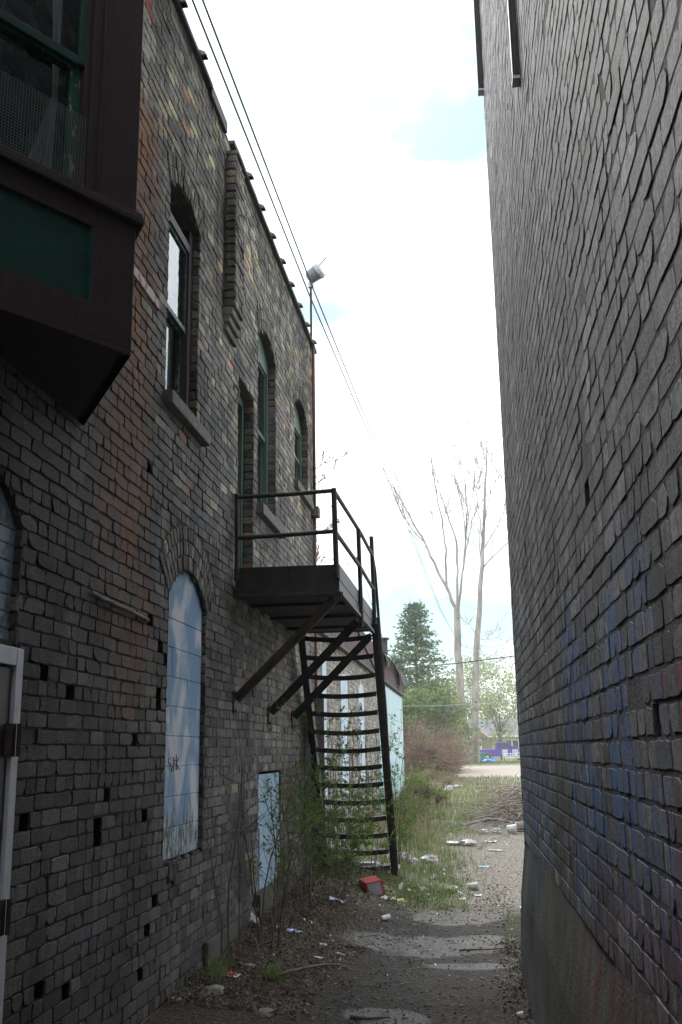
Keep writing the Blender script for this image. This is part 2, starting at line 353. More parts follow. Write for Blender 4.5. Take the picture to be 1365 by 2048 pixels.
def brickwall(mb, s0, s1, z0, z1, mp, colf, bad=None, open_=None, ch=.075, bl=.225, m=.011, rec=.013, jit=.003, cham=.005, miss=0, seed=1, missf=None, flip=False, chip=.12, wave=0, hdr=6, depj=.003, mv=None, half=.14):
    mv = mv or m
    R = random.Random(seed); n = int(math.ceil((z1-z0)/ch-1e-6))
    bad = bad or (lambda s, z: False); open_ = open_ or (lambda s, z: False)
    for i in range(n):
        a = z0+i*ch; b = min(a+ch, z1); zc = (a+b)/2
        header = hdr and i % hdr == hdr//2
        L = bl/2 if header else bl
        o = (0 if i % 2 else L/2)+R.uniform(-.02, .02)
        holes = []
        for (u, v) in runs(s0, s1, (lambda s: bad(s, zc) or bad(s, a+.01) or bad(s, b-.01))):
            t = u-((u-s0-o) % L) 
            while t < v-1e-6:
                p, q = max(t, u), min(t+L, v)
                if u == p or True:
                    pp = p+mv/2 if p > u+1e-6 else p; qq = q-mv/2 if q < v-1e-6 else q
                    if qq-pp > .018:
                        if not header and R.random() < half and qq-pp > .15:
                            md = (pp+qq)/2; segs = [(pp, md-mv/2), (md+mv/2, qq)]
                        else: segs = [(pp, qq)]
                        for (e, f) in segs:
                            cy_ = (e+f)/2
                            if missf and missf(cy_, zc, R, f-e):
                                if f-e > .15: holes.append((e-mv/2, e+.095)); e = e+.095
                                else: holes.append((e-mv/2, f+mv/2)); continue
                            wv = wave*ns(e, zc, 5, .9)
                            dd = R.gauss(0, depj)
                            brick(mb, e, f, a+m/2+wv+R.uniform(-.0015, .0015), b-m/2+wv+R.uniform(-.0015, .0015), mp, max(-.008, min(.007, dd)), rec, jit, cham, colf(cy_, zc, R), R, chip)
                t += L
        mb.col = (.1, .1, .1)
        for (u, v) in runs(s0, s1, (lambda s: open_(s, zc))):
            cuts = sorted(h for h in holes if h[0] >= u-.02 and h[1] <= v+.02); p = u
            for h in cuts+[(v, v)]:
                if h[0] > p+1e-5: mb.add([mp(p, a, -rec), mp(h[0], a, -rec), mp(h[0], b, -rec), mp(p, b, -rec)], [(0, 1, 2, 3)], 1)
                if h[1] > h[0]:
                    e, f = h; dd = -.095
                    q = [mp(e, a, -rec), mp(f, a, -rec), mp(f, b, -rec), mp(e, b, -rec), mp(e, a, dd), mp(f, a, dd), mp(f, b, dd), mp(e, b, dd)]
                    mb.add(q, [(4, 5, 6, 7), (0, 1, 5, 4), (1, 2, 6, 5), (2, 3, 7, 6), (3, 0, 4, 7)], 1)
                p = max(p, h[1])
class Arch:
    def __init__(s, y0, y1, z0, zs, rise, rings=2, rh=.105):
        s.y0, s.y1, s.z0, s.zs, s.rise, s.rings, s.rh = y0, y1, z0, zs, rise, rings, rh
        w = (y1-y0)/2; s.c = (y0+y1)/2
        if rise > 0:
            s.r = (w*w+rise*rise)/(2*rise); s.cz = zs+rise-s.r; s.half = math.asin(min(1, w/s.r))
    def open(s, y, z):
        if not (s.y0 < y < s.y1) or z < s.z0: return False
        if z < s.zs: return True
        return s.rise > 0 and math.hypot(y-s.c, z-s.cz) < s.r
    def bad(s, y, z):
        if s.open(y, z): return True
        if s.rise <= 0 or s.rings == 0: return False
        d = math.hypot(y-s.c, z-s.cz)
        return s.r <= d < s.r+s.rings*s.rh+.004 and abs(math.atan2(y-s.c, z-s.cz)) < s.half+.01/s.r and z > s.cz
    def ring(s, mb, mp, colf, R):
        for j in range(s.rings):
            r0 = s.r+j*s.rh+.004; r1 = r0+s.rh-.009; rm = (r0+r1)/2
            n = max(3, int(round(2*s.half*rm/.073))); da = 2*s.half/n
            pm = lambda t, r, d: mp(s.c+math.sin(t/rm)*r, s.cz+math.cos(t/rm)*r, d)
            for i in range(n):
                a = (-s.half+i*da)*rm
                brick(mb, a+.005, a+da*rm-.005, r0, r1, pm, .002+R.uniform(-.004, .004), .013, .0025, .005, colf(s.c, s.zs, R), R, .05)
    def soffit(s, mb, x0, x1, cols):
        n = 14; mb.col = cols
        pts = [(s.c+math.sin(-s.half+2*s.half*i/n)*s.r, s.cz+math.cos(-s.half+2*s.half*i/n)*s.r) for i in range(n+1)]
        for i in range(n):
            (a, b), (c, d) = pts[i], pts[i+1]
            mb.add([(x0, a, b), (x0, c, d), (x1, c, d), (x1, a, b)], [(0, 1, 2, 3)], 0)
    def panel(s, mb, x, th, mi=0, z0=None, ins=0):
        z0 = s.z0 if z0 is None else z0; n = 14
        pts = [(x, s.y0+ins, z0), (x, s.y1-ins, z0)]
        if s.rise > 0:
            for i in range(n+1):
                t = s.half-2*s.half*i/n; pts.append((x, s.c+math.sin(t)*(s.r-ins), s.cz+math.cos(t)*(s.r-ins)))
        else: pts += [(x, s.y1, s.zs), (x, s.y0, s.zs)]
        mb.poly(pts, (-th, 0, 0), mi)
def pick(R, tab):
    t = R.random()*sum(w for w, _ in tab)
    for w, c in tab:
        t -= w
        if t <= 0: break
    g = R.uniform(.68, 1.34); return tuple(x*g*R.uniform(.96, 1.04) for x in c)
DARK = [(3, (.060, .058, .056)), (3, (.088, .081, .073)), (2, (.115, .105, .093)), (1, (.07, .074, .08)), (.15, (.15, .13, .095))]
MIDT = [(3, (.105, .103, .10)), (3, (.145, .139, .128)), (1.4, (.22, .205, .155)), (.5, (.31, .275, .18)), (.12, (.30, .17, .11)), (1.2, (.08, .08, .08))]
LITE = [(3, (.16, .15, .135)), (3, (.19, .175, .15)), (1.2, (.11, .104, .098)), (.5, (.26, .225, .155)), (.2, (.30, .16, .10))]
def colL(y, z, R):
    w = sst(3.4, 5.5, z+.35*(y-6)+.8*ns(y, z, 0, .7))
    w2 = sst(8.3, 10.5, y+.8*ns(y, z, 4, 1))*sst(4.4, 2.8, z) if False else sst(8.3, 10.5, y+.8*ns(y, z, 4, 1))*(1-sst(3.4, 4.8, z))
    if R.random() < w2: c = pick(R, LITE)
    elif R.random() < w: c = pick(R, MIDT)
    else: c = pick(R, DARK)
    # rust stain and old paint beside the bay window
    c0 = 5.45+.10*(6.6-z)*0+.12*ns(z, 0, 0, 1.5)
    if z > 3.9 and c0-.6 < y < c0+.42+.1*ns(z, 2, 0, 2):
        if z > 5.95:
            q_ = .7*R.random(); c = tuple(lerp(a, b, q_) for a, b in zip(c, (.42, .40, .38))) if R.random() < .84 else (.28, .07, .05)
        elif R.random() < .92: q_ = .6*R.random()+.35; c = tuple(lerp(a, b, q_) for a, b in zip(c, (.27, .105, .038)))
    elif 1.8 < z <= 3.9 and abs(y-5.75-.15*ns(z, 0, 0, 1)) < .22 and R.random() < .6:
        c = tuple(lerp(a, b, .45) for a, b in zip(c, (.17, .085, .04)))
    return c
# ---------------------------------------------------------------- LEFT BUILDING
LB = thing('brick_building', (-2, 8, 0), 'long two storey soot-stained buff brick building with bay window along the left of the alley', 'building')
W1 = Arch(6.33, 7.14, 4.10, 5.72, .12, 2); W2 = Arch(9.42, 10.36, 4.05, 5.86, .18, 2); W3 = Arch(11.6, 12.62, 4.88, 5.86, .20, 2)
A1 = Arch(6.55, 7.53, .97, 2.72, .23, 3, .11); A0 = Arch(3.25, 4.25, 2.13, 2.66, .25, 0)
DG = Arch(8.55, 9.22, 3.12, 5.06, 0); LBW = Arch(9.52, 10.66, .0, 1.45, 0); D0 = Arch(3.38, 4.30, 0, 2.10, 0)
OPS = [W1, W2, W3, A1, A0, DG, LBW, D0]
mpL = lambda s, z, d: (-2+d, s, z)
HOLES = [(4.95, 2.0), (4.7, .62), (5.1, .55), (5.35, 1.25), (6.05, 1.75), (6.25, 1.3), (5.6, 1.42), (6.4, 2.0), (6.2, 2.48), (6.5, 2.3), (6.55, .85), (6.3, .62), (6.45, .78), (4.62, 2.05), (4.55, 1.35), (6.2, .35), (5.0, .28), (6.15, 3.45)]
def missL(y, z, R, w):
    if any(abs(y-a) < .07 and abs(z-b) < .038 for a, b in HOLES): return True
    return y < 8 and z < 3.6 and R.random() < .0012
mb = MB()
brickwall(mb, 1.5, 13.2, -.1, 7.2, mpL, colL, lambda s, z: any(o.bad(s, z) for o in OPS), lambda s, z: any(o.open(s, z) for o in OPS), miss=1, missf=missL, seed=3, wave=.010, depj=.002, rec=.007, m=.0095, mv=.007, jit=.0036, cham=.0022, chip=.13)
RR = random.Random(5)
for o in OPS:
    if o.rise > 0: o.ring(mb, mpL, (lambda y, z, R: pick(R, DARK+MIDT[:3])), RR)
def jambs(mb, o, depth, z0=None, colf=None):
    z0 = o.z0 if z0 is None else z0; colf = colf or (lambda s, z, R: pick(R, MIDT))
    zt = o.zs if o.rise == 0 else o.zs
    # far jamb faces -y (towards camera), near jamb faces +y
    brickwall(mb, 0, depth, z0, zt, lambda s, z, d: (-2-s, o.y1-d, z), colf, seed=int(o.y0*10), hdr=0, bl=.4, rec=.008)
    brickwall(mb, 0, depth, z0, zt, lambda s, z, d: (-2-depth+s, o.y0+d, z), colf, seed=int(o.y0*11), hdr=0, bl=.4, rec=.008)
jambs(mb, W1, .06); jambs(mb, A1, .04); jambs(mb, A0, .04); jambs(mb, W2, .09); jambs(mb, W3, .09)
jambs(mb, DG, .10, colf=lambda s, z, R: pick(R, MIDT+[(1.5, (.30, .16, .09))]))
for o, d in ((W1, .16), (W2, .1), (W3, .1), (A1, .06), (A0, .06)): o.soffit(mb, -2.0, -2-d, (.06, .057, .052))
mb.add([(-2, DG.y0, DG.zs), (-2, DG.y1, DG.zs), (-2.12, DG.y1, DG.zs), (-2.12, DG.y0, DG.zs)], [(0, 1, 2, 3)], 0)
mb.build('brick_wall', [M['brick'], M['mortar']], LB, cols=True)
# mass of the building behind the wall skin
mb = MB(); mb.box(-14, -3.2, -18, 13.17, -.3, 6.9); mb.box(-3.2, -2.0, -18, 1.5, -.3, 7.2); mb.box(-3.2, -2.04, 13.08, 13.19, -.3, 7.19)
mb.box(-3.25, -2.06, 1.5, 13.1, 6.88, 7.15); mb.box(-3.2, -2.3, 7.75, 8.3, 0, 6.88); mb.box(-3.2, -2.12, 3.2, 3.3, 2.2, 6.88)
mb.col = (.1, .09, .08); mb.build('rear_wall', rough_mat('plain old brickwork', (.06, .055, .05), (.14, .125, .105), 9), LB)
mb = MB(); mb.box(-2.32, -2.30, 1.6, 13.0, 0, 6.88); mb.box(-2.3, -2.16, 1.6, 13.0, 2.98, 3.06)
# coping: flashing strip with tile collars
for (ya_, yb_, h_) in ((1.5, 7.3, 0), (7.3, 7.86, 1), (8.1, 13.25, 0)):
    mb = MB()
    if h_: mb.box(-2.3, -1.965, ya_+.004, yb_, 7.14, 7.25)
    else:
        vs = []; n = int((yb_-ya_)/.3); 
        for i in range(n+1):
            y = lerp(ya_, yb_, i/n); dz = R_.uniform(-.006, .006); dx = R_.uniform(-.004, .004); vs += [(-2.36, y, 7.19+dz), (-1.955+dx, y, 7.19+dz), (-1.955+dx, y, 7.235+dz), (-2.36, y, 7.24+dz)]
        mb.add(vs, [(4*i+a, 4*i+(a+1) % 4, 4*i+4+(a+1) % 4, 4*i+4+a) for i in range(n) for a in range(4)]+[(3, 2, 1, 0), (4*n, 4*n+1, 4*n+2, 4*n+3)])
    mb.build('coping', M['tar_black'], LB, bevel=.005)
for i in range(19):
    y = 2.1+.6*i
    if 7.2 < y < 8.5: continue
    mb = MB(); n = 8
    for q in range(n):
        a, b = math.pi*q/n, math.pi*(q+1)/n
        pr = lambda t, r: (-2.11+.2*math.cos(t)*r, 7.225+.075*math.sin(t)*r)
        (x0, z0), (x1, z1) = pr(a, 1), pr(b, 1)
        mb.add([(x0, y, z0), (x1, y, z1), (x1, y+.07, z1), (x0, y+.07, z0), (-2.11, y, 7.22), (-2.11, y+.07, 7.22)], [(0, 1, 2, 3), (0, 4, 1), (3, 2, 5)])
    mb.build('coping_collar', M['tile'], LB)
# pilaster with corbels
mb = MB(); colP = lambda s, z, R: pick(R, MIDT+[(1, (.24, .21, .14))])
brickwall(mb, 0, .10, 5.47, 7.02, lambda s, z, d: (-1.995+s, 7.93-d, z), colP, seed=21, hdr=0, bl=.4, jit=.004, cham=.007)
brickwall(mb, 7.93, 8.27, 5.47, 6.95, lambda s, z, d: (-1.895+d, s, z), colP, seed=22, hdr=0, jit=.004)
brickwall(mb, 0, .10, 5.47, 6.95, lambda s, z, d: (-1.895-s, 8.27+d, z), colP, seed=23, hdr=0, bl=.4)
mb.col = (.12, .11, .1); mb.box(-2.0, -1.91, 7.945, 8.255, 5.48, 6.94)
for j, (pr, l) in enumerate(((.085, .36), (.06, .38), (.035, .40))):
    zt = 5.47-j*.075
    brick(mb, 7.93-j*.0, 7.93+l, zt-.07, zt-.004, mpL, pr, .0, .003, .006, pick(R_, MIDT))
mb.build('pilaster', [M['brick'], M['mortar']], LB, cols=True)
# ---- windows of the left building
def sill(y0, y1, z, parent, h=.11, pr=.07):
    mb = MB(); mb.box(-2.1, -2+pr, y0, y1, z-h, z); return mb.build('sill', M['sill'], parent, bevel=.008)
def sash_window(o, fm, sm, xo, sy0, sy1, zm, parent, jw, curtain=True, head=None):
    """frame parts: o opening; xo = outer face x of timber frame"""
    mb = MB()
    mb.box(xo-.13, xo, o.y0, o.y0+jw, o.z0, o.zs+.0); mb.box(xo-.13, xo, o.y1-jw, o.y1, o.z0, o.zs)
    mb.box(xo-.125, xo-.004, o.y0+jw, o.y1-jw, o.z0, o.z0+.05)
    fr = mb.build('window', fm, parent, bevel=.004)
    mb = MB(); hd_ = head or 0
    if hd_: mb.box(xo-.13, xo-.002, o.y0+jw, o.y1-jw, o.zs-hd_, o.zs-hd_+.07)
    a = Arch(o.y0, o.y1, o.zs-max(.12, hd_-.07), o.zs, o.rise, 0); a.panel(mb, xo-(.11 if hd_ else .003), .02 if hd_ else .11)
    mb.build('frame_head', M['tar_black'] if hd_ else fm, fr)  # with a lowered head, the black panel paints the dark void under the arch
    mb = MB(); t = .022; zt = o.zs-(head or .12); ya, yb = o.y0+jw, o.y1-jw
    mb.box(xo-.05, xo-.02, ya, ya+t, zm, zt); mb.box(xo-.05, xo-.02, yb-t, yb, zm, zt); mb.box(xo-.05, xo-.021, ya+t, yb-t, zt-t, zt); mb.box(xo-.05, xo-.016, ya+t, yb-t, zm, zm+.04)
    mb.build('upper_sash', sm, fr, bevel=.003)
    mb = MB(); zb = o.z0+.05
    mb.box(xo-.09, xo-.053, ya, ya+t, zb, zm+.035); mb.box(xo-.09, xo-.053, yb-t, yb, zb, zm+.035); mb.box(xo-.09, xo-.054, ya+t, yb-t, zb, zb+.06); mb.box(xo-.09, xo-.054, ya+t, yb-t, zm-.005, zm+.035)
    mb.build('lower_sash', sm, fr, bevel=.003)
    mb = MB(); mb.box(xo-.036, xo-.032, ya+t, yb-t, zm+.04, zt-t); mb.box(xo-.072, xo-.068, ya+t, yb-t, zb+.06, zm-.005); mb.build('pane', M['glass'], fr)
    if curtain:
        mb = MB(); n = 40; vs = []; fs = []
        for i in range(n+1):
            y = lerp(ya, yb, i/n); x = xo-.125+.012*math.sin(i*1.3)+.01*math.sin(i*.45)
            vs += [(x, y, o.z0+.05), (x+.004, y, o.zs)]
        fs = [(2*i, 2*i+2, 2*i+3, 2*i+1) for i in range(n)]
        mb.add(vs, fs); mb.build('curtain', M['curtain'], fr, smooth=True)
    return fr
w = sash_window(W1, M['maroon'], M['greenpeel'], -2.055, 0, 0, 4.83, LB, .10, True, .2); sill(6.30, 7.34, 4.10, w, .10, .065)
w = sash_window(W2, M['sage'], M['sage'], -2.085, 0, 0, 4.95, LB, .07, True); sill(9.38, 10.62, 4.05, w, .11, .07)
w = sash_window(W3, M['sage'], M['sage'], -2.085, 0, 0, 5.35, LB, .07, True); sill(11.55, 12.78, 4.88, w, .10, .05)
mb = MB(); mb.box(-2.9, -2.85, 2, 13, 3, 6.85); mb.build('dark_interior_sheet', M['room'], LB)  # near-black sheet standing in for the dark rooms behind the windows
# green door onto the platform
mb = MB(); mb.box(-2.22, -2.10, DG.y0, DG.y0+.06, 3.12, 5.06); mb.box(-2.22, -2.10, DG.y1-.07, DG.y1, 3.12, 5.06); mb.box(-2.22, -2.104, DG.y0+.06, DG.y1-.07, 4.97, 5.06)
dr = mb.build('platform_door', M['sage'], LB, bevel=.004)
mb = MB(); n = 5
for i in range(n):
    a = lerp(DG.y0+.06, DG.y1-.07, i/n); b = lerp(DG.y0+.06, DG.y1-.07, (i+1)/n); mb.box(-2.19, -2.15, a+.003, b-.003, 3.12, 4.97)
mb.build('door_leaf', M['sage'], dr, bevel=.003)
mb = MB(); mb.tube([(-2.15, DG.y0+.12, 4.0), (-2.10, DG.y0+.12, 4.0)], .012, 8); mb.tube([(-2.10, DG.y0+.12, 4.0), (-2.085, DG.y0+.12, 4.0)], .028, 10); mb.build('door_knob', M['galv'], dr)
# block infill mural in the tall arched opening
def infill(o, mat, x, name, bh=.2, bl=.42, seed=4):
    mb = MB(); mpI = lambda s, z, d: (x+d, s, z)
    n = int(math.ceil((o.zs+o.rise-o.z0)/bh)); R = random.Random(seed)
    for i in range(n):
        a = o.z0+i*bh; b = a+bh; zc = (a+b)/2
        if b > o.zs: continue
        sp = o.y0+(.62 if i % 2 else .22)*(o.y1-o.y0)
        for p, q in ((o.y0, sp), (sp, o.y1)): brick(mb, p+.001, q-.001, a+.003, b-.003, mpI, R.uniform(-.001, .001), .004, .0015, .003, (1, 1, 1), R, 0)
    zl = o.z0+int((o.zs-o.z0)/bh)*bh
    a = Arch(o.y0, o.y1, zl, o.zs, o.rise, 0); a.panel(mb, x-.001, .02, 0, zl+.004); mb.box(x-.03, x-.006, o.y0, o.y1, o.z0, zl)
    return mb.build(name, mat, LB)
m1 = infill(A1, M['mural'], -2.032, 'mural_infill')
tag(m1, 'bricked-up arched window painted as a blue cloudy sky with dark trees at its foot')
mb = MB()
def scrawl(mb, pts, base, r=.0028, sc=1.0, sz=1.0):
    mb.tube([(base[0], base[1]+a*sc, base[2]+b*sz) for a, b in pts], r, 4)
bs = (-2.027, 6.80, 1.56)
scrawl(mb, [(-.02, .13), (-.07, .11), (-.075, .07), (-.03, .05), (-.02, .02), (-.06, -.01)], bs, .003, 1.15, .55)
scrawl(mb, [(.03, .13), (.04, .04), (.03, -.03), (-.005, -.04), (-.01, -.01), (.05, .05)], bs, .003, 1.15, .55)
scrawl(mb, [(.085, .16), (.09, .05), (.095, -.03)], bs, .003, 1.15, .55); scrawl(mb, [(.14, .12), (.09, .05), (.16, -.02)], bs, .003, 1.15, .55); scrawl(mb, [(.05, .09), (.10, .10)], bs, .003, 1.15, .55)
mb.build('graffiti_tag', M['ink'], m1)
# broken ledge below the mural
mb = MB(); R2 = random.Random(9); vs = []
mb.col = (.035, .028, .03)
for i in range(12):
    y = lerp(6.5, 7.58, i/11); brick(mb, y-.05, y+.06, .82+R2.uniform(-.02, .02), .965+R2.uniform(-.02, .015), mpL, R2.uniform(-.03, .022), .05, .01, .012, pick(R2, [(1, (.04, .032, .034)), (1, (.06, .05, .05))]), R2, .6)
mb.build('crumbling_ledge', [M['brick'], M['mortar']], LB, cols=True)
a0 = infill(A0, M['mural_old'], -2.03, 'painted_infill', .075, .22)
# steel door at the left edge
mb = MB(); mb.box(-2.06, -1.98, 4.235, 4.305, 0, 2.12); mb.box(-2.06, -1.98, 3.36, 4.235, 2.04, 2.12); mb.box(-2.06, -1.98, 3.36, 3.43, 0, 2.04)
d0 = mb.build('side_door', M['greyframe'], LB, bevel=.004)
tag(d0, 'brown steel door in a pale grey metal frame at the left edge')
mb = MB(); mb.box(-2.04, -1.996, 3.435, 4.228, .03, 2.03); mb.build('door_leaf', M['doorbrown'], d0, bevel=.003)
for z in (1.72, 1.0, .3):
    mb = MB(); mb.box(-1.992, -1.962, 4.19, 4.232, z-.07, z+.07); mb.tube([(-1.95, 4.236, z-.07), (-1.95, 4.236, z+.07)], .011, 8); mb.build('hinge', M['steelrust'], d0)
mb = MB(); scrawl(mb, [(0, .3), (.06, .16), (.13, -.1), (.16, -.35)], (-1.995, 4.0, 1.5), .006); mb.build('graffiti_line', M['tarp'], d0)
# low blue boarded hatch
mb = MB(); mb.box(-2.05, -2.02, 9.52, 10.66, .0, 1.45)
lh = mb.build('boarded_hatch', M['paleblue'], LB)
mb = MB(); mb.box(-2.03, -2.012, 9.55, 10.6, .98, 1.43); mb.box(-2.025, -2.006, 9.62, 10.64, .3, .965); mb.build('board', M['paleblue'], lh, bevel=.003)
mb = MB(); mb.box(-2.02, -1.93, 9.3, 11.2, -.1, .42); mb.box(-2.0, -1.96, 7.6, 9.3, -.1, .32); mb.build('concrete_skirt', M['parge'], LB, bevel=.015)
# mortar fin, painted strip
mb = MB(); pts = [(-1.985+.012*ns(i, 0, 0, .9), 5.1+i*.08, 2.50-.002*i+.008*ns(i, 1, 0, .8)) for i in range(13)]
mb.tube(pts, [.012+.008*abs(ns(i, 3, 0, .7)) for i in range(13)], 6); mb.build('mortar_fin', M['plaster'], LB)
mb = MB(); mb.box(-2.0, -1.985, 5.45, 6.12, 4.60, 4.665); mb.build('painted_strip', M['pinkpaint'], LB)
# lamp black streak cable stub near corbel
mb = MB(); mb.tube([(-1.99, 8.36, 4.9), (-1.96, 8.4, 4.86), (-1.975, 8.42, 4.8), (-1.99, 8.4, 4.75)], .012, 6); mb.build('wall_bracket', M['plaster'], LB)
# ---- bay window: near face from wall (-2,3.15) out to corner (-1.43,4.02), far face back to (-2,4.92)
dB = Vector((math.sin(math.radians(32.6)), math.cos(math.radians(32.6)), 0)); nB = Vector((dB.y, -dB.x, 0))
Cb = Vector((-1.432, 4.02, 0))
MB_ = Matrix(((dB.x, nB.x, 0, Cb.x), (dB.y, nB.y, 0, Cb.y), (0, 0, 1, 0), (0, 0, 0, 1)))   # local x along face (negative = towards camera), y outward
d2 = (Vector((-2, 4.92, 0))-Cb).normalized(); n2 = Vector((d2.y, -d2.x, 0)) 
M2 = Matrix(((d2.x, n2.x, 0, Cb.x), (d2.y, n2.y, 0, Cb.y), (0, 0, 1, 0), (0, 0, 0, 1)))
L2 = (Vector((-2, 4.92, 0))-Cb).length
def LBy(u, v):     # point on the near face of the bay -> (t, z)
    r = ray(u, v); o = Vector((0, 0, H)); k_ = (Cb-Vector((0, 0, 0))).dot(nB)/r.dot(nB); p = o+r*k_; return ((p-Cb).dot(dB), p.z)
mb = MB()
ap = [(-2, 3.13), (Cb.x, Cb.y), (-2, 4.92)]
mb.poly([(x, y, 3.38) for x, y in ap], (0, 0, .03))                                     # underside
mb.obox(MB_, -1.06, -.0, -.05, 0, 3.41, 3.56)                                          # bottom board
mb.obox(MB_, -.22, 0, -.05, -.003, 3.56, 4.02); mb.obox(MB_, -1.06, -.22, -.05, -.003, 3.92, 4.02)
mb.obox(M2, 0, L2, -.05, 0, 3.38, 4.02)
bay = mb.build('bay_window', M['maroon'], LB, bevel=.003)
mb = MB(); mb.poly([(x, y, 6.9) for x, y in ap], (0, 0, .1)); mb.build('bay_roof', M['maroon'], bay)
tag(bay, 'dark brown timber bay window with green sashes')
mb = MB(); mb.obox(MB_, -1.06, .02, -.05, .035, 4.02, 4.055); mb.obox(MB_, -1.06, .03, -.05, .015, 4.055, 4.085); mb.obox(M2, -.02, L2, -.05, .035, 4.02, 4.06); mb.build('ledge', M['maroon'], bay, bevel=.006)
mb = MB(); mb.obox(MB_, -1.06, -.222, -.048, -.028, 3.558, 3.922); mb.build('green_panel', M['green'], bay)
mb = MB(); mb.obox(MB_, -.234, -.221, -.028, -.006, 3.56, 3.92); mb.build('panel_bead', M['green'], bay)
mb = MB(); mb.obox(MB_, -.215, 0, -.09, 0, 4.085, 6.95); mb.obox(MB_, -.26, -.215, -.10, -.02, 4.085, 6.95); mb.obox(MB_, -.285, -.26, -.11, -.04, 4.085, 6.95); mb.obox(M2, 0, L2, -.05, 0, 4.085, 6.95)
mb.obox(MB_, -.20, -.19, 0, .008, 4.085, 6.95)
mb.obox(MB_, -1.08, -1.0, -.1, 0, 4.085, 6.95); mb.build('corner_post', M['maroon'], bay, bevel=.004)
tt, zm = LBy(190, 75); 
mb = MB(); za = 4.72
mb.obox(MB_, -.335, -.285, -.115, -.075, 4.09, za); mb.obox(MB_, -1.0, -.335, -.115, -.076, 4.09, 4.14); mb.obox(MB_, -1.0, -.335, -.115, -.07, za-.02, za+.025)
mb.build('lower_sash', M['greenpeel'], bay, bevel=.003)
mb = MB(); mb.obox(MB_, -.32, -.285, -.075, -.045, za, 6.8); mb.obox(MB_, -1.0, -.32, -.075, -.042, za-.01, za+.035); mb.build('upper_sash', M['green'], bay, bevel=.003)
mb = MB(); mb.obox(MB_, -1.0, -.335, -.1, -.096, 4.14, za-.02); mb.obox(MB_, -1.0, -.32, -.062, -.058, za+.035, 6.8); mb.build('pane', M['glass'], bay)
mb = MB(); s = .0145; z0, z1 = 4.09, 4.46
i = 0; t = -1.0
while t < -.265:
    mb.obox(MB_, t, t+.0012, -.036, -.0348, z0, z1); t += s
z = z0
while z < z1: mb.obox(MB_, -1.0, -.265, -.0345, -.0333, z, z+.0012); z += s
mb.build('wire_mesh', M['mesh'], bay)
mb = MB(); n = 16; vs = []
for i in range(n+1):
    t = lerp(-.5, -.345, i/n); q = -.16+.012*math.sin(i*1.9)
    vs += [MB_ @ Vector((lerp(t, -.345, .0), q, 4.12)), MB_ @ Vector((lerp(t, -.335, .85), q-.02, 4.6)), MB_ @ Vector((t, q, 6.8))]
mb.add(vs, [(3*i+a, 3*i+3+a, 3*i+4+a, 3*i+1+a) for i in range(n) for a in (0, 1)]); mb.build('curtain', M['curtain'], bay, smooth=True)
mb = MB(); mb.obox(MB_, -1.0, -.3, -.5, -.48, 3.5, 6.9); mb.build('interior', M['room'], bay)  # near-black sheet painting the dark room behind the bay glass
# ---- conduit down the building corner
cd = thing('wall_conduit', (-1.97, 12.95, .3), 'rusty red conduit running down the far corner of the brick building', 'pipe')
mb = MB(); mb.tube([(-1.965, 12.95, .3), (-1.965, 12.95, 4.72)], .022, 8); mb.tube([(-1.965, 12.95, 4.86), (-1.965, 12.95, 7.2)], .022, 8); mb.build('pipe', M['pipe'], cd, smooth=True)
mb = MB(); mb.box(-2.0, -1.90, 12.86, 13.03, 4.72, 4.86); mb.build('junction_box', M['sill'], cd, bevel=.01)
# ---- floodlight
fl = thing('floodlight', (-1.985, 12.9, 7.2), 'white round floodlight on a thin pole above the roof edge', 'lamp')
mb = MB(); mb.tube([(-1.985, 12.9, 7.15), (-1.985, 12.9, 8.12)], .016, 8); mb.build('pole', M['steel'], fl)
mb = MB(); mb.tube([(-1.985, 12.9, 8.06), (-1.985, 12.9, 8.14)], .04, 8); mb.tube([(-1.985, 12.9, 8.14), (-1.99, 12.9, 8.2)], .018, 8); mb.build('base_box', M['whitepaint'], fl)
ax = Vector((.8, -.25, .42)).normalized(); b0 = Vector((-2.02, 12.88, 8.19))
mb = MB(); mb.tube([b0, b0+ax*.03, b0+ax*.17], [.055, .095, .11], 16); hd = mb.build('lamp_head', M['lampgrey'], fl, smooth=True)
mb = MB(); mb.tube([b0+ax*.17, b0+ax*.19, b0+ax*.23], [.118, .122, .10], 16); mb.build('lens_rim', M['whitepaint'], fl)
mb = MB(); mb.tube([b0+ax*.2+Vector((0, 0, .08)), b0+ax*.30+Vector((.02, 0, .14))], .012, 6); mb.build('shade', M['galv'], fl)
# ---------------------------------------------------------------- FIRE ESCAPE
FE = thing('fire_escape', (-1.5, 11.4, .2), 'black steel fire escape with platform and steep open-tread stair on the brick wall', 'fire escape')
xa, xb, ya, yb = -1.985, -1.07, 8.43, 11.42
mb = MB(); mb.box(xa, xb-.012, ya+.012, yb, 3.085, 3.10)
mb.box(xa, xb-.01, ya+.01, ya+.06, 2.99, 3.0)
mb.box(xa, xb-.014, ya+.06, yb-.014, 3.0, 3.006)
for y in (9.1, 10.0, 10.9): mb.box(xa, xb-.02, y, y+.05, 2.97, 2.999)
mb.build('deck', M['tar_black'], FE)
mb = MB(); mb.box(xa, xb, ya, ya+.012, 2.985, 3.112); mb.box(xa-.0, xb+.02, ya-.03, ya, 2.955, 2.985); mb.box(xb-.012, xb, ya+.012, yb, 2.985, 3.11); mb.box(xb-.012, xb+.03, ya, yb, 2.955, 2.984); mb.box(xa, xb-.012, yb-.012, yb, 2.985, 3.085)
mb.box(xa, xb, ya+.02, ya+.05, 2.955, 2.985)
mb.build('frame_channel', M['steel'], FE, bevel=.003)
mb = MB(); mb.box(xa-.01, xb+.004, ya-.004, ya, 3.107, 3.225); mb.box(xb, xb+.005, ya, yb, 3.09, 3.225)
R3 = random.Random(2)
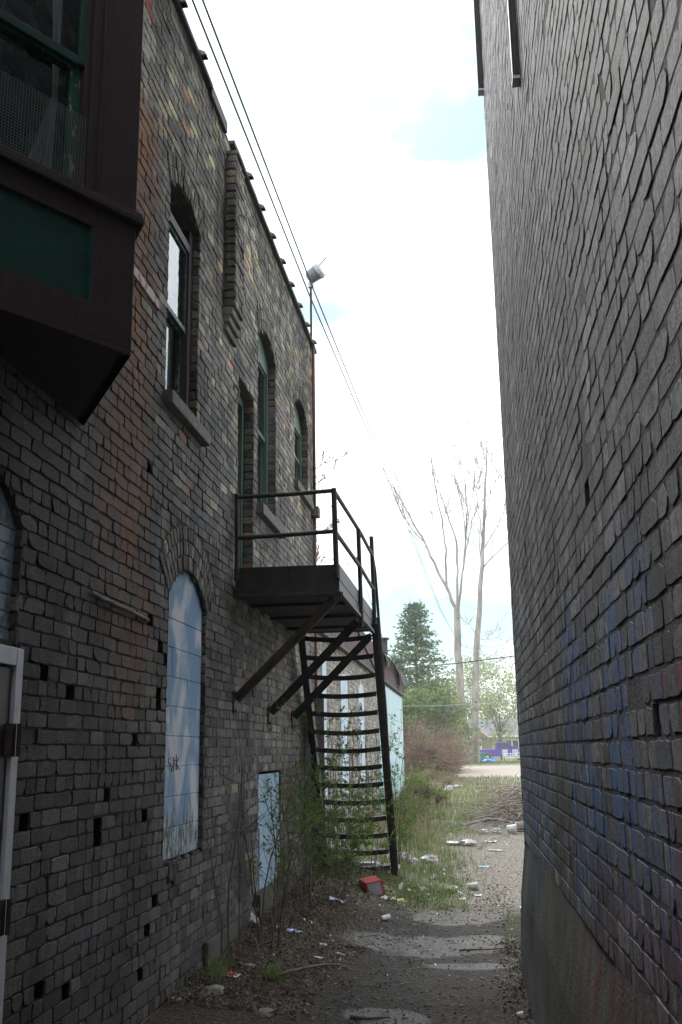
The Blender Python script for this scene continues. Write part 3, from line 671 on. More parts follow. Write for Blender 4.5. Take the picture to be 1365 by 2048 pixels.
for i in range(34):
    for j in range(5):
        cx_ = xa+.02+i*.0265+(j % 2)*.0132; cz_ = 3.122+j*.022; a = .7 if (i+j) % 2 else -.7
        if cx_ > xb-.01: continue
        dx, dz = .011*math.cos(a), .011*math.sin(a)
        mb.add([(cx_-dx, ya-.004, cz_-dz), (cx_, ya-.0085, cz_+.003), (cx_+dx, ya-.004, cz_+dz), (cx_, ya-.0085, cz_-.003)], [(0, 3, 2, 1)])
mb.build('toe_board', M['steel'], FE)
def post(p, q, r=.024, name='post', mat='steel'):
    mb = MB(); mb.tube([p, q], r, 10); mb.tube([q, (q[0], q[1], q[2]+.012)], [r*1.15, r*.8], 10); mb.build(name, M[mat], FE)
post((xa+.02, ya-.02, 3.1), (xa+.012, ya-.02, 3.88), .022); post((xb-.02, ya-.02, 3.1), (xb-.035, ya-.02, 3.89), .024)
post((xb+.03, 9.93, 2.86), (xb+.01, 9.95, 3.86), .022); post((xb+.03, 11.38, 2.95), (xb+.01, 11.38, 4.08), .024)
def rail(pts, r=.02, name='rail'):
    mb = MB(); mb.tube(pts, r, 8); mb.build(name, M['steel'], FE)
rail([(xa+.01, ya-.02, 3.86), (-1.5, ya-.02, 3.865), (xb-.035, ya-.02, 3.88)]); rail([(xa+.03, ya-.02, 3.49), (-1.5, ya-.02, 3.50), (xb-.03, ya-.02, 3.515)])
rail([(xb-.035, ya-.02, 3.88), (xb+.01, 10.2, 3.875), (xb+.02, 11.38, 3.86)]); rail([(xb-.02, ya, 3.50), (xb+.015, 9.95, 3.485), (xb+.02, 11.38, 3.47)])
def brace(p, q, kind):
    mb = MB()
    if kind == 'pipe': mb.tube([p, q], .042, 12)
    else:
        mb.beam(p, q, .008, .085); d = Vector(q)-Vector(p); up = Vector((0, 0, 1)); 
        mb.beam(Vector(p)+Vector((0, .04, .04)), Vector(q)+Vector((0, .04, .04)), .085, .008)
    b = mb.build('brace', M['steelrust' if kind == 'pipe' else 'steel'], FE)
    mb = MB(); mb.box(-2.005, -1.985, p[1]-.06, p[1]+.06, p[2]-.12, p[2]+.07); mb.build('wall_plate', M['steelrust'], b, bevel=.003)
    for dz in (-.1, .045):
        mb = MB(); mb.tube([(-1.986, p[1]-.03, p[2]+dz), (-1.968, p[1]-.03, p[2]+dz)], .014, 6); mb.build('bolt', M['steelrust'], b)
brace((-1.98, 8.5, 2.10), (-1.13, 8.53, 2.94), 'pipe'); brace((-1.98, 10.0, 2.04), (-1.1, 10.05, 2.93), 'angle'); brace((-1.98, 11.35, 2.04), (-1.1, 11.38, 2.93), 'angle')
# stair
sT = Vector((0, 11.42, 3.0)); yB, zB = 13.35, gz(-1.1, 13.35)-.02
def stairpt(x, t): return Vector((x, lerp(11.42, yB, t), lerp(3.02, zB, t)))
def stringer(x0, x1, zt=0):
    mb = MB(); p = stairpt(x0, -.03); q = stairpt(x1, 1.0); mb.beam(p, q, .012, .17, up=(0, 0, 1))
    s_ = 1 if x0 > -1.5 else -1
    for o_ in (-.081, .081):
        d = (q-p).normalized(); u = Vector((1, 0, 0)).cross(d); u.normalize(); mb.beam(p+u*o_+Vector((s_*.035, 0, 0)), q+u*o_+Vector((s_*.035, 0, 0)), .075, .008)
    mb.build('stringer', M['steel'], FE)
stringer(-1.86, -1.88); stringer(-1.07, -1.07)
nT = 14
for i in range(nT):
    t = (i+.35)/nT; c = stairpt(0, t); mb = MB(); n = 12; R = random.Random(i); sag = .022+.008*R.random()
    x0, x1 = lerp(-1.85, -1.87, t), -1.08
    def sg(u): return -sag*(1-(2*u-1)**2)
    for q in range(n):
        u0, u1 = q/n, (q+1)/n; X0, X1 = lerp(x0, x1, u0), lerp(x0, x1, u1)
        Z0, Z1 = c.z+sg(u0), c.z+sg(u1)
        for (yy0, yy1, dz0, dz1) in ((c.y-.11, c.y-.106, -.052, 0), (c.y-.11, c.y+.11, -.002, .003)):
            mb.add([(X0, yy0, Z0+dz0), (X1, yy0, Z1+dz0), (X1, yy0, Z1+dz1), (X0, yy0, Z0+dz1), (X0, yy1, Z0+dz0), (X1, yy1, Z1+dz0), (X1, yy1, Z1+dz1), (X0, yy1, Z0+dz1)],
                   [(0, 1, 2, 3), (5, 4, 7, 6), (3, 2, 6, 7), (1, 0, 4, 5), (0, 3, 7, 4), (1, 5, 6, 2)])
    mb.build('tread', M['steel'], FE)
rail([(xb+.02, 11.38, 3.86), (xb+.03, 11.55, 3.70), (xb+.03, 12.6, 2.1), (xb+.02, 13.0, 1.35), (xb+.0, 13.1, .95)], .017, 'handrail')
# near-black maroon boards painting the shade of an open doorway at the wall end
MD = thing('dark_doorway', (-1.97, 12.15, .25), 'dark open doorway behind the stair, its shade painted as near-black maroon boards', 'door')
mb = MB(); a = Vector((-1.97, 12.18, .22)); b = Vector((-1.885, 12.86, .22)); dd = (b-a).normalized()
mm = Matrix(((dd.x, dd.y, 0, a.x), (dd.y, -dd.x, 0, a.y), (0, 0, 1, a.z), (0, 0, 0, 1)))
for i in range(5): mb.obox(mm, i*.137+.002, (i+1)*.137-.002, 0, .035, 0, 2.1)
mb.build('doorway_shade', rough_mat('maroon boards as doorway shade', (.012, .007, .007), (.022, .012, .012), 9, .9, vec=(5, 5, .5), spec=.15), MD, bevel=.003)
mb = MB(); mb.obox(mm, -.014, -.002, -.01, .045, 0, 2.1); mb.build('painted_edge', M['paleblue'], MD)
# ---------------------------------------------------------------- RIGHT BUILDING
RB = thing('brick_building', (.46, 4, 0), 'tall windowless grey brick building filling the right side of the alley', 'building')
RX = lambda y: .462-.0128*y
nR = Vector((-1, -.0128, 0)).normalized()
mpR = lambda s, z, d: (RX(s)-d*1.0, s, z)
RC = [(4, (.185, .192, .212)), (3, (.225, .232, .255)), (2, (.15, .154, .166)), (1, (.10, .101, .102)), (.5, (.30, .305, .325))]
def colR(y, z, R):
    c = pick(R, RC); w = .5+.5*ns(y, z, 9, .8); return tuple(x*lerp(.7, 1.1, w) for x in c)
mb = MB()
for (a, b, z1) in ((.9, 2.5, 4.6), (2.5, 4.5, 6.8), (4.5, 8.0, 10.2)):
    brickwall(mb, a, b, .98, z1, mpR, colR, ch=.077, m=.013, mv=.005, rec=.0019, jit=.0026, cham=.0010, half=.38, seed=int(a*10), missf=lambda y, z, R, w: R.random() < .002, chip=.3, wave=.005, hdr=5, depj=.0009, bl=.22)
# end face beyond the corner
brickwall(mb, 0, 1.2, 0, 10.2, lambda s, z, d: (RX(8.0)+s, 8.0+d, z), colR, ch=.077, m=.0155, mv=.007, rec=.0075, seed=77)
mb.build('brick_wall', [M['brickR'], M['mortarR']], RB, cols=True)
mb = MB()
mb.add([(RX(-18)+.015, -18, 0), (RX(.9)+.012, .9, 0), (RX(.9)+.012, .9, 10.2), (RX(-18)+.015, -18, 10.2)], [(0, 3, 2, 1)])
for (a, b, z1) in ((.9, 2.5, 4.6), (2.5, 4.5, 6.8)): mb.add([(RX(a)+.009, a, z1), (RX(b)+.009, b, z1), (RX(b)+.009, b, 10.2), (RX(a)+.009, a, 10.2)], [(0, 3, 2, 1)])
mb.box(.7, 14, -18, 7.95, 0, 10.15); mb.build('rear_wall', rough_mat('plain grey brickwork', (.06, .06, .06), (.12, .12, .12), 9), RB)
mb = MB(); n = 90; vs = []; prof = [(0, 1.04, -.006), (0, .96, .002), (0, .85, .012), (0, .6, .04), (0, .25, .055), (0, -.1, .07)]
ys = [.5+7.53*i/n for i in range(n+1)]
for y in ys:
    for (_, z, p) in prof: vs.append((RX(y)-p-.018*ns(y, z, 0, 1.4)-.006*ns(y, z, 5, 6), y, z+(.05*ns(y, 0, 0, 1.1)+.02*ns(y, 0, 7, 4) if z > .9 else 0)))
k_ = len(prof); mb.add(vs, [(i*k_+j, i*k_+j+1, (i+1)*k_+j+1, (i+1)*k_+j) for i in range(n) for j in range(k_-1)])
mb.add([vs[n*k_+j] for j in range(k_)]+[(RX(8)+.4, 8.03, 1.07), (RX(8)+.4, 8.03, -.1)], [(0, 1, 2, 3, 4, 6, 5)])
mb.build('footing', M['pargeR'], RB, smooth=False)
def chan(y0, y1, z0, pr):
    mb = MB(); x = RX(y0); mb.box(x-pr, x+.02, y0, y1, z0, 10.1); mb.box(x-pr*.55, x+.02, y0-.012, y0, z0+.01, 10.1)
    o = mb.build('steel_post', M['steel'], RB, bevel=.003); mb = MB(); mb.box(x-pr-.003, x+.01, y0-.014, y1+.003, z0-.02, z0-.001); mb.build('end_cap', M['whitepaint'], o)
chan(4.66, 4.72, P(1035, 152, 4.66).z, .036); chan(7.9, 7.97, P(955, 178, 7.9).z, .05)
mb = MB(); h0 = P(988, 580, 8.0); mb.tube([h0+Vector((.05, 0, 0)), h0, h0+Vector((-.02, 0, -.012)), h0+Vector((-.032, 0, .002)), h0+Vector((-.026, 0, .022)), h0+Vector((-.01, 0, .026))], .0035, 6); mb.build('wire_hook', M['wire'], RB)

# ---------------------------------------------------------------- ANNEXE
AN = thing('annexe_building', (-2, 20, .3), 'low pale brick annexe with blue painted stripes and maroon boarding beyond the stair', 'building')
mb = MB(); mpA = lambda s, z, d: (-2.02+d, s, z)
PALE = [(3, (.31, .29, .255)), (3, (.37, .35, .31)), (1, (.27, .245, .21)), (.5, (.42, .39, .33)), (.2, (.36, .28, .23))]
brickwall(mb, 13.3, 22.2, .1, 3.28, mpA, lambda y, z, R: pick(R, PALE), seed=31, m=.012, rec=.006, jit=.002, cham=.004)
mb.build('brick_wall', [M['brickA'], M['mortarA']], AN, cols=True)
mb = MB(); mb.box(-9, -2.03, 13.3, 30, 0, 3.8); mb.build('rear_wall', M['sidingd'], AN)
for (a, b, z0, z1) in ((13.75, 14.15, .9, 2.98), (15.75, 16.62, .95, 2.86), (18.3, 19.2, 1.0, 2.86)):
    mb = MB(); q = b-a; mb.poly([(-2.0, a, z0), (-2.0, b, z0), (-2.0, b, z1-.08), (-2.0, b-.25*q, z1+.02), (-2.0, a+.3*q, z1), (-2.0, a, z1-.12)], (-.03, 0, 0)); s_ = mb.build('painted_stripe', M['stripeblue'], AN)
mb = MB(); pts = [(-1.995, 18.55+.17*math.cos(i*.5), 2.42+.1*math.sin(i*.5)) for i in range(13)]; mb.tube(pts, .008, 4); mb.tube([(-1.995, 18.3, 2.3), (-1.995, 18.6, 2.47), (-1.995, 18.85, 2.38)], .007, 4); mb.tube([(-1.995, 18.5, 2.42), (-1.995, 18.62, 2.4)], .02, 4); mb.build('graffiti_tag', M['ink'], AN)
mb = MB(); i = 0; y = 13.3
while y < 30: mb.box(-2.03, -1.965-.004*(i % 2), y+.004, min(y+.2, 30)-.004, 3.27, 3.88); y += .2; i += 1
mb.build('maroon_boarding', M['maroon2'], AN)
mb = MB(); mb.box(-2.03, -1.93, 13.3, 30.05, 3.22, 3.275); mb.beam((-1.95, 17, 3.9), (-1.95, 21.5, 3.3), .03, .05); mb.build('fascia_strip', M['tar_black'], AN)
mb = MB(); mb.box(-2.06, -1.98, 22.2, 29.9, .1, 3.15); cw = mb.build('cyan_wall', M['cyan'], AN)
for q_ in ((25.2, 25.7, 1.9, 2.35), (27.6, 27.9, 2.1, 2.3)): mb = MB(); mb.box(-1.985, -1.972, *q_); mb.build('vent_patch', M['galv'], cw)
for i in range(9):
    mb = MB(); y = 22.4+i*.86+R_.uniform(-.2, .2); w = R_.uniform(.6, 1.1); z1 = 3.9+R_.uniform(0, .08); dz = R_.uniform(.25, .6); ou = R_.uniform(.08, .22)
    vs = []
    for a in range(6):
        yy = y+w*a/5
        vs += [(-2.3, yy, z1+.02), (-1.95, yy, z1+.01*R_.random()), (-1.95+ou*.6, yy, z1-dz*.35+R_.uniform(-.04, .04)), (-1.95+ou, yy, z1-dz*R_.uniform(.6, 1.1))]
    mb.add(vs, [(4*a+b, 4*a+4+b, 4*a+5+b, 4*a+1+b) for a in range(5) for b in range(3)]); mb.build('felt_flap', M['tar'], AN)
mb = MB(); mb.tube([(-1.9, 22.6, 3.8), (-1.9, 22.6, 4.1)], .11, 12); mb.tube([(-1.9, 22.6, 4.1), (-1.9, 22.6, 4.14)], .15, 12); mb.build('roof_vent', M['tar'], AN)
# ---------------------------------------------------------------- WIRES
def wire(name, pts, r, label, mat='wire', group=None, sag=0):
    mb = MB(); out = []
    for a, b in zip(pts, pts[1:]):
        a = Vector(a); b = Vector(b)
        for i in range(16):
            t = i/16; q = a.lerp(b, t); q.z -= sag*4*t*(1-t); out.append(q)
    out.append(Vector(pts[-1])); mb.tube(out, r, 5)
    return tag(mb.build(name, M[mat], None), label, 'cable', group)
wire('overhead_cable', [(-2.15, -3, 7.3), (-1.86, 6.3, 7.22), (-1.77, 11.3, 7.2), (-1.47, 21.5, 7.2), (-1.1, 42, 7.4), (-.6, 84, 10)], .009, 'left overhead cable of the close pair running along the roof edge')
wire('overhead_cable', [(-2.06, -3, 7.32), (-1.79, 6.3, 7.24), (-1.70, 11.3, 7.22), (-1.43, 21.5, 7.22), (-1.05, 42, 7.42), (-.5, 84, 10.0)], .009, 'right overhead cable of the close pair running along the roof edge')
wire('service_wire', [P(628, 944, 13.15), P(711, 1108, 17.5), P(770, 1290, 23.5)], .006, 'thin black wire slanting down from the brick building corner behind the railing', 'tar_black')
wire('utility_line', [P(780, 1340, 40), P(915, 1327, 41), P(1150, 1297, 43)], .022, 'dark utility line crossing level in front of the two bare trunks', 'tar_black')
wire('telephone_wire', [P(760, 1413, 36), P(870, 1412, 38), P(1100, 1400, 42)], .008, 'faint thin wire sagging low over the brown thicket', 'galv')

# ---------------------------------------------------------------- GROUND
def gridcoords(segs):
    out = []
    for a, b, s in segs:
        n = int(round((b-a)/s)); out += [a+(b-a)*i/n for i in range(n)]
    return out+[segs[-1][1]]
xs = gridcoords([(-300, -30, 30), (-30, -4, 2), (-4, 2.4, .06), (2.4, 30, 2), (30, 300, 30)])
ys = gridcoords([(-60, 0, 6), (0, 5, .5), (5, 16, .06), (16, 32, .25), (32, 110, 1.5), (110, 500, 30)])
mb = MB(); nx = len(xs)
for y in ys:
    for x in xs: mb.v.append((x, y, gz(x, y)+(.008*ns(x, y, 8, 14)+.004*ns(x, y, 8, 30) if abs(x) < 4 and 4 < y < 17 else 0)))
mb.c = [(1, 1, 1)]*len(mb.v)
for j in range(len(ys)-1):
    for i in range(nx-1): mb.f.append([j*nx+i, j*nx+i+1, (j+1)*nx+i+1, (j+1)*nx+i]); mb.m.append(0)
k = N('alley dirt asphalt gravel and grass'); x, y, z = k.xyz()[:]
n1 = k.noise(1.3, 5); n2 = k.noise(28, 6); n3 = k.noise(120, 3); n4 = k.noise(.35, 5)
warp = k.math('MULTIPLY', k.math('SUBTRACT', k.noise(1.8, 5), .5), 1.3)
xw = k.math('ADD', x, warp); yw = k.math('ADD', y, k.math('MULTIPLY', warp, 1.0))
vo = k.n('TexVoronoi'); vo.inputs['Scale'].default_value = 42; k.l(k.pos(), vo.inputs['Vector'])
peb = k.ramp(vo.outputs['Color'], [(.0, .55), (1.0, 1.5)])
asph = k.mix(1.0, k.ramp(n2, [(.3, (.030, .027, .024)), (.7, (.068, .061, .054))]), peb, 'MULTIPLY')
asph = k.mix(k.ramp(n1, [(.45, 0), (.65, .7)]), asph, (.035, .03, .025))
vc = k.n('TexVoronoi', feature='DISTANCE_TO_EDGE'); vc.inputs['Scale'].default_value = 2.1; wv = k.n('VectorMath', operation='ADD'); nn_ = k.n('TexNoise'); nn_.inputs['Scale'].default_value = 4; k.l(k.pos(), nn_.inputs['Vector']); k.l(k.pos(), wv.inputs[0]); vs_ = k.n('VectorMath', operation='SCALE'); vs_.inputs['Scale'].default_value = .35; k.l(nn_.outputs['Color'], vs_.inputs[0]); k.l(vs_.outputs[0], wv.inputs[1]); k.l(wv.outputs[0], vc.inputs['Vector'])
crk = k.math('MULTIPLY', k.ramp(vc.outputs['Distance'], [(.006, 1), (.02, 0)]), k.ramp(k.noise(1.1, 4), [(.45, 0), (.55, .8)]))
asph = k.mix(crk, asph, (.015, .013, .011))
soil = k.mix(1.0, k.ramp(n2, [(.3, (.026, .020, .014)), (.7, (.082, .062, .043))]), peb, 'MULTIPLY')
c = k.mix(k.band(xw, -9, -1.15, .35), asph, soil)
conc = k.ramp(k.noise(60, 4), [(.3, (.155, .15, .147)), (.7, (.225, .218, .212))])
# worn concrete patches in the wheel path
def ell(cx_, cy_, rx, ry, rg, wx=.16):
    wn = k.math('MULTIPLY', k.math('SUBTRACT', k.noise(3.2, 5), .5), wx*4)
    a = k.math('DIVIDE', k.math('SUBTRACT', x, cx_), rx); b = k.math('DIVIDE', k.math('SUBTRACT', y, cy_), ry)
    d = k.math('ADD', k.math('SQRT', k.math('ADD', k.math('MULTIPLY', a, a), k.math('MULTIPLY', b, b))), wn)
    return k.math('MULTIPLY', k.ramp(d, [(.84, 1), (.98, 0)]), k.ramp(k.noise(5, 7, None, .7), [(.36, .35), (.5, 1)]))
for e in ((-.50, 9.30, .74, .50), (-.22, 10.85, .52, .50), (-.10, 8.52, .42, .13), (.0, 9.7, .36, .22), (-.6, 6.9, .3, .25)):
    c = k.mix(k.math('MULTIPLY', ell(*e, 0), .85), c, conc)
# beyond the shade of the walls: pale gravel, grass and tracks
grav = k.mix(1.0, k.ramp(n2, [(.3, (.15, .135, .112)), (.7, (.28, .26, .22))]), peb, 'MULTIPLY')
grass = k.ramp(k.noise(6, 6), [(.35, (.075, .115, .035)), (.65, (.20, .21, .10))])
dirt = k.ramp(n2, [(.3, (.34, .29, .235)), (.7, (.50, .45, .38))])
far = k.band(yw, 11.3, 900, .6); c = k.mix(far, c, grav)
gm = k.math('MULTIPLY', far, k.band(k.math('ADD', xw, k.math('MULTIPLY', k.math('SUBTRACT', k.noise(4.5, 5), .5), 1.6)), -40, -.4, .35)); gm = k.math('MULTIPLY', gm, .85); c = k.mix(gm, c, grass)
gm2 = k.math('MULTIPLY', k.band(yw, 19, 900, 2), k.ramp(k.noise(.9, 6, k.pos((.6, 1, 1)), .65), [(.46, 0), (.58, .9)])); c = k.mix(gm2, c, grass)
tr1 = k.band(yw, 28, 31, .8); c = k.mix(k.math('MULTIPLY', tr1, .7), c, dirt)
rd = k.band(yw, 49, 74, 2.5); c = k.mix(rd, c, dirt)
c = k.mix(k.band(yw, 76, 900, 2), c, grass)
h = k.math('ADD', k.math('MULTIPLY', n3, .6), k.math('ADD', n2, vo.outputs['Distance']))
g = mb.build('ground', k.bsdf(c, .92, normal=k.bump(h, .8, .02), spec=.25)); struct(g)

# ---------------------------------------------------------------- VEGETATION HELPERS
def leafquad(mb, p, size, R, up=.3, asp=.55):
    d = Vector((R.gauss(0, 1), R.gauss(0, 1), R.gauss(up, .7))).normalized(); s = d.cross(Vector((R.gauss(0, 1), R.gauss(0, 1), R.gauss(0, 1))))
    if s.length < .01: s = Vector((1, 0, 0))
    s.normalize(); n_ = d.cross(s); w = size*asp/2
    mb.add([p, p+d*size*.5+s*w+n_*size*.08, p+d*size, p+d*size*.5-s*w+n_*size*.08], [(0, 1, 2), (0, 2, 3)])
def stempath(p, d, L, R, n=6, wob=.15, rise=.1):
    pts = [Vector(p)]; d = Vector(d).normalized()
    for i in range(n):
        d = (d+Vector((R.gauss(0, wob), R.gauss(0, wob), R.gauss(rise, wob*.6)))).normalized(); pts.append(pts[-1]+d*(L/n))
    return pts
def shrub(base, h, ns_, leaves, spread, label, seed, leafmat='leaf', twig='twig', size=.038, group=None, name='shrub', cat='shrub', r0=.0045, minz=.12):
    R = random.Random(seed); root = thing(name, base, label, cat, group); st = MB(); lf = MB(); tips = []
    for i in range(ns_):
        a = R.uniform(0, 6.28); lean = R.uniform(.05, .5)*spread
        p0 = Vector(base)+Vector((math.cos(a), math.sin(a), 0))*R.uniform(0, .12*spread+.02)
        pts = stempath(p0-Vector((0, 0, .03)), (math.cos(a)*lean, math.sin(a)*lean, 1), h*R.uniform(.55, 1.1), R, 8, .10, .12)
        st.tube(pts, [lerp(r0, r0*.3, j/8) for j in range(9)], 4, False); tips.append(pts)
        for _ in range(R.randint(3, 6)):
            j = R.randint(2, 7); q = stempath(pts[j], (R.gauss(0, 1), R.gauss(0, 1), R.uniform(.1, 1)), h*R.uniform(.15, .42), R, 5, .18, .1)
            st.tube(q, [lerp(r0*.5, r0*.22, m_/5) for m_ in range(6)], 3, False); tips.append(q)
            if R.random() < .7:
                q2 = stempath(q[3], (R.gauss(0, 1), R.gauss(0, 1), R.uniform(0, 1)), h*R.uniform(.08, .2), R, 4, .2, .1); st.tube(q2, [r0*.25]*5, 3, False); tips.append(q2)
    st.build('stems', M[twig], root)
    if leaves:
        for _ in range(leaves//4):
            t = R.choice(tips); j = R.randint(1, len(t)-1); p = t[j].lerp(t[j-1], R.random())
            if p.z-base[2] < minz*h: continue
            for _ in range(R.randint(2, 6)): leafquad(lf, p+Vector((R.gauss(0, .012), R.gauss(0, .012), R.gauss(0, .012))), size*R.uniform(.5, 1.25), R)
        if lf.v: lf.build('foliage', M[leafmat], root)
    return root
def on(x, y, dz=0): return (x, y, gz(x, y)+dz)
# leafy shoots round the foot of the fire escape
SH = [(-1.75, 9.15, 1.35, 6, 600, .8, 'leafy shrub growing against the wall left of the low blue hatch'),
      (-1.70, 10.3, 1.75, 7, 1000, .8, 'leafy shrub with tangled shoots in front of the low blue hatch'),
      (-1.72, 11.2, 1.95, 7, 1400, .8, 'tall leafy shrub under the second brace of the fire escape'),
      (-1.55, 11.9, 2.05, 7, 1500, .8, 'tallest leafy shrub in front of the dark doorway'),
      (-1.25, 12.3, 1.75, 6, 1100, .9, 'leafy shrub growing up through the stair treads'),
      (-1.45, 11.0, 1.2, 7, 1500, 1.0, 'low spreading leafy shrub at the foot of the wall before the stair'),
      (-1.05, 13.9, 2.2, 5, 700, .35, 'thin upright leafy sapling just right of the stair stringer'),
      (-1.65, 13.4, 1.6, 8, 900, .9, 'leafy shrub behind the lower treads of the stair'),
      (-.95, 14.6, 1.1, 6, 900, .9, 'short leafy shrub in the grass beyond the stair foot')]
for i, (x, y, h, n, lv, sp, lb) in enumerate(SH): shrub(on(x, y), h, n, lv, sp, lb, 40+i, group='shrubs round the fire escape')
SB = [(-1.86, 7.85, 1.45, 3, 'bare brown sapling rising against the wall right of the mural'), (-1.72, 8.35, 1.7, 4, 'bare many-branched sapling left of the low blue hatch'), (-1.8, 8.9, 1.2, 4, 'thin bare sapling at the wall foot beside the concrete skirt'), (-1.5, 9.6, 1.0, 5, 'low tangle of bare twigs in front of the low blue hatch')]
for i, (x, y, h, n, lb) in enumerate(SB): shrub(on(x, y), h, n, 60 if i == 1 else 0, 1.0, lb, 70+i, r0=.007, group='bare saplings by the wall', name='sapling', cat='sapling')
# vines / dead creeper on annexe and under stair
mb = MB(); R = random.Random(11)
for i in range(26):
    p = Vector((-1.93, R.uniform(13.6, 21.5), .3)); q = [p]; d = Vector((0, R.gauss(0, .4), 1)).normalized()
    for j in range(14):
        d = (d+Vector((0, R.gauss(0, .35), R.gauss(0, .25)))).normalized(); p = p+d*.14; p.x = -1.97+.03*R.random(); q.append(p.copy())
        if p.z > 2.6: break
    mb.tube(q, .005, 3, False)
tag(mb.build('creeper', M['twig'], None), 'dead bare creeper stems climbing the pale annexe wall', 'creeper')
# ---- grass (stuff)
def blades(name, mat, regions, seed, label, cat):
    R = random.Random(seed); mb = MB()
    for (n, fx, fy, h, w) in regions:
        for _ in range(n):
            y = fy(R); x = fx(R, y); z = gz(x, y)-.004
            if ns(x, y, 2, 1.5)+ns(x, y, 7, 4)*.5 < R.uniform(-.55, .35): continue
            hh = h*R.uniform(.4, 1.3); a = R.uniform(0, 6.28); l = R.uniform(.1, .8)*hh; ww = w*R.uniform(.6, 1.3)
            dx, dy = math.cos(a), math.sin(a); sx, sy = -dy*ww/2, dx*ww/2
            mb.add([(x-sx, y-sy, z), (x+sx, y+sy, z), (x+sx*.7+dx*l*.35, y+sy*.7+dy*l*.35, z+hh*.6), (x-sx*.7+dx*l*.35, y-sy*.7+dy*l*.35, z+hh*.6), (x+dx*l, y+dy*l, z+hh)], [(0, 1, 2, 3), (3, 2, 4)])
    return tag(mb.build(name, M[mat], None), label, cat, None, 'stuff')
U = lambda a, b: (lambda R, y=None: R.uniform(a, b))
blades('grass', 'grass', [
    (6500, lambda R, y: R.uniform(-1.25, -.33+.5*ns(y, 0, 0, 1.1)+abs(R.gauss(0, .16))), U(11.9, 21), .10, .009), (900, U(-.95, -.1), U(11.2, 12.6), .10, .007),
    (150, U(-1.92, -1.75), U(7.0, 7.45), .16, .008), (120, U(-1.5, -1.38), U(7.3, 7.55), .09, .008), (260, U(.2, .4), U(8.4, 10.8), .10, .007), (60, U(.28, .36), U(7.0, 7.9), .06, .005),
    (5000, lambda R, y: R.uniform(-1.6, .9), U(22, 34), .12, .02), (3500, lambda R, y: R.uniform(-3, 3.5), U(34, 49), .13, .035), (2500, lambda R, y: R.uniform(-5, 7), U(77, 92), .14, .07)], 3, 'fresh green grass growing along the alley and the lot beyond', 'grass')
blades('dry_grass', 'drygrass', [
    (1500, lambda R, y: R.uniform(-1.6, -.5+.3*ns(y, 3, 0, 1)), U(13, 24), .26, .008), (4500, lambda R, y: R.uniform(-2.2, -.65-.012*y), U(18, 40), .34, .014), (500, lambda R, y: R.uniform(-.5, .2), U(12.5, 22), .13, .007), (2500, U(-2, 1.5), U(24, 48), .22, .02), (400, U(-1.9, -1.0), U(8, 12), .14, .006)], 4, 'dry straw coloured weeds standing beside the annexe', 'dry grass')
# dead leaves, twigs, rubble bits (stuff)
mb = MB(); R = random.Random(13)
for _ in range(13000):
    y = 6.6+R.random()**1.2*7; x = -2+abs(R.gauss(0, .62)) if R.random() < .8 else R.uniform(-1.2, .36)
    if x > .3 or (y < 11 and -1.1 < x < .2 and R.random() < .75): continue
    p = Vector(on(x, y, .006+.012*R.random())); leafquad(mb, p, R.uniform(.010, .036), R, -.05, .6)
for _ in range(700):
    y = R.uniform(6.8, 9.5); x = .36-abs(R.gauss(0, .12)); leafquad(mb, Vector(on(x, y, .008)), R.uniform(.015, .04), R, 0, .6)
tag(mb.build('dead_leaves', M['deadleaf'], None), 'brown dead leaves littering the alley floor along the wall', 'leaves', None, 'stuff')
mb = MB()
for _ in range(520):
    y = R.uniform(7, 13.5); x = min(.3, -1.9+abs(R.gauss(0, .65))); a = R.uniform(0, 3.14); L = R.uniform(.05, .28)
    p = Vector(on(x, y, .012)); q = p+Vector((math.cos(a)*L, math.sin(a)*L, 0)); m_ = (p+q)/2+Vector((R.gauss(0, .02), R.gauss(0, .02), R.uniform(.0, .03))); q.z = gz(q.x, q.y)+.012
    if q.x < -1.98: continue
    mb.tube([p, m_, q], R.uniform(.0015, .0035), 4)
tag(mb.build('twig_litter', M['twig'], None), 'scattered dry twigs and stalks on the alley floor', 'twigs', None, 'stuff')
def rock(mb, p, s, R, fl=.6):
    n, m_ = 6, 4; vs = []; ph = R.random()*6
    for i in range(1, m_):
        t = math.pi*i/m_
        for j in range(n):
            a = 2*math.pi*j/n+ph; r = s*R.uniform(.75, 1.2); vs.append((p[0]+r*math.sin(t)*math.cos(a), p[1]+r*math.sin(t)*math.sin(a), p[2]+r*fl*math.cos(t)))
    vs += [(p[0], p[1], p[2]+s*fl), (p[0], p[1], p[2]-s*fl)]; k1 = len(vs)
    fs = [(i*n+j, (i+1)*n+j, (i+1)*n+(j+1) % n, i*n+(j+1) % n) for i in range(m_-2) for j in range(n)]
    fs += [(k1-2, j, (j+1) % n) for j in range(n)]+[(k1-1, (m_-2)*n+(j+1) % n, (m_-2)*n+j) for j in range(n)]
    mb.add(vs, fs)
mb = MB()
for _ in range(2600):
    y = 6.6+R.random()*6.5; x = R.uniform(-1.95, .38)
    if -1 < x < .1 and R.random() < .6: continue
    rock(mb, on(x, y, .003), R.uniform(.004, .016), R)
for _ in range(1500): y = R.uniform(11, 26); rock(mb, on(R.uniform(-.3, 1.0), y, .002), R.uniform(.004, .011), R)
tag(mb.build('gravel', M['stone'], None), 'loose gravel and rubble bits on the alley floor', 'gravel', None, 'stuff')
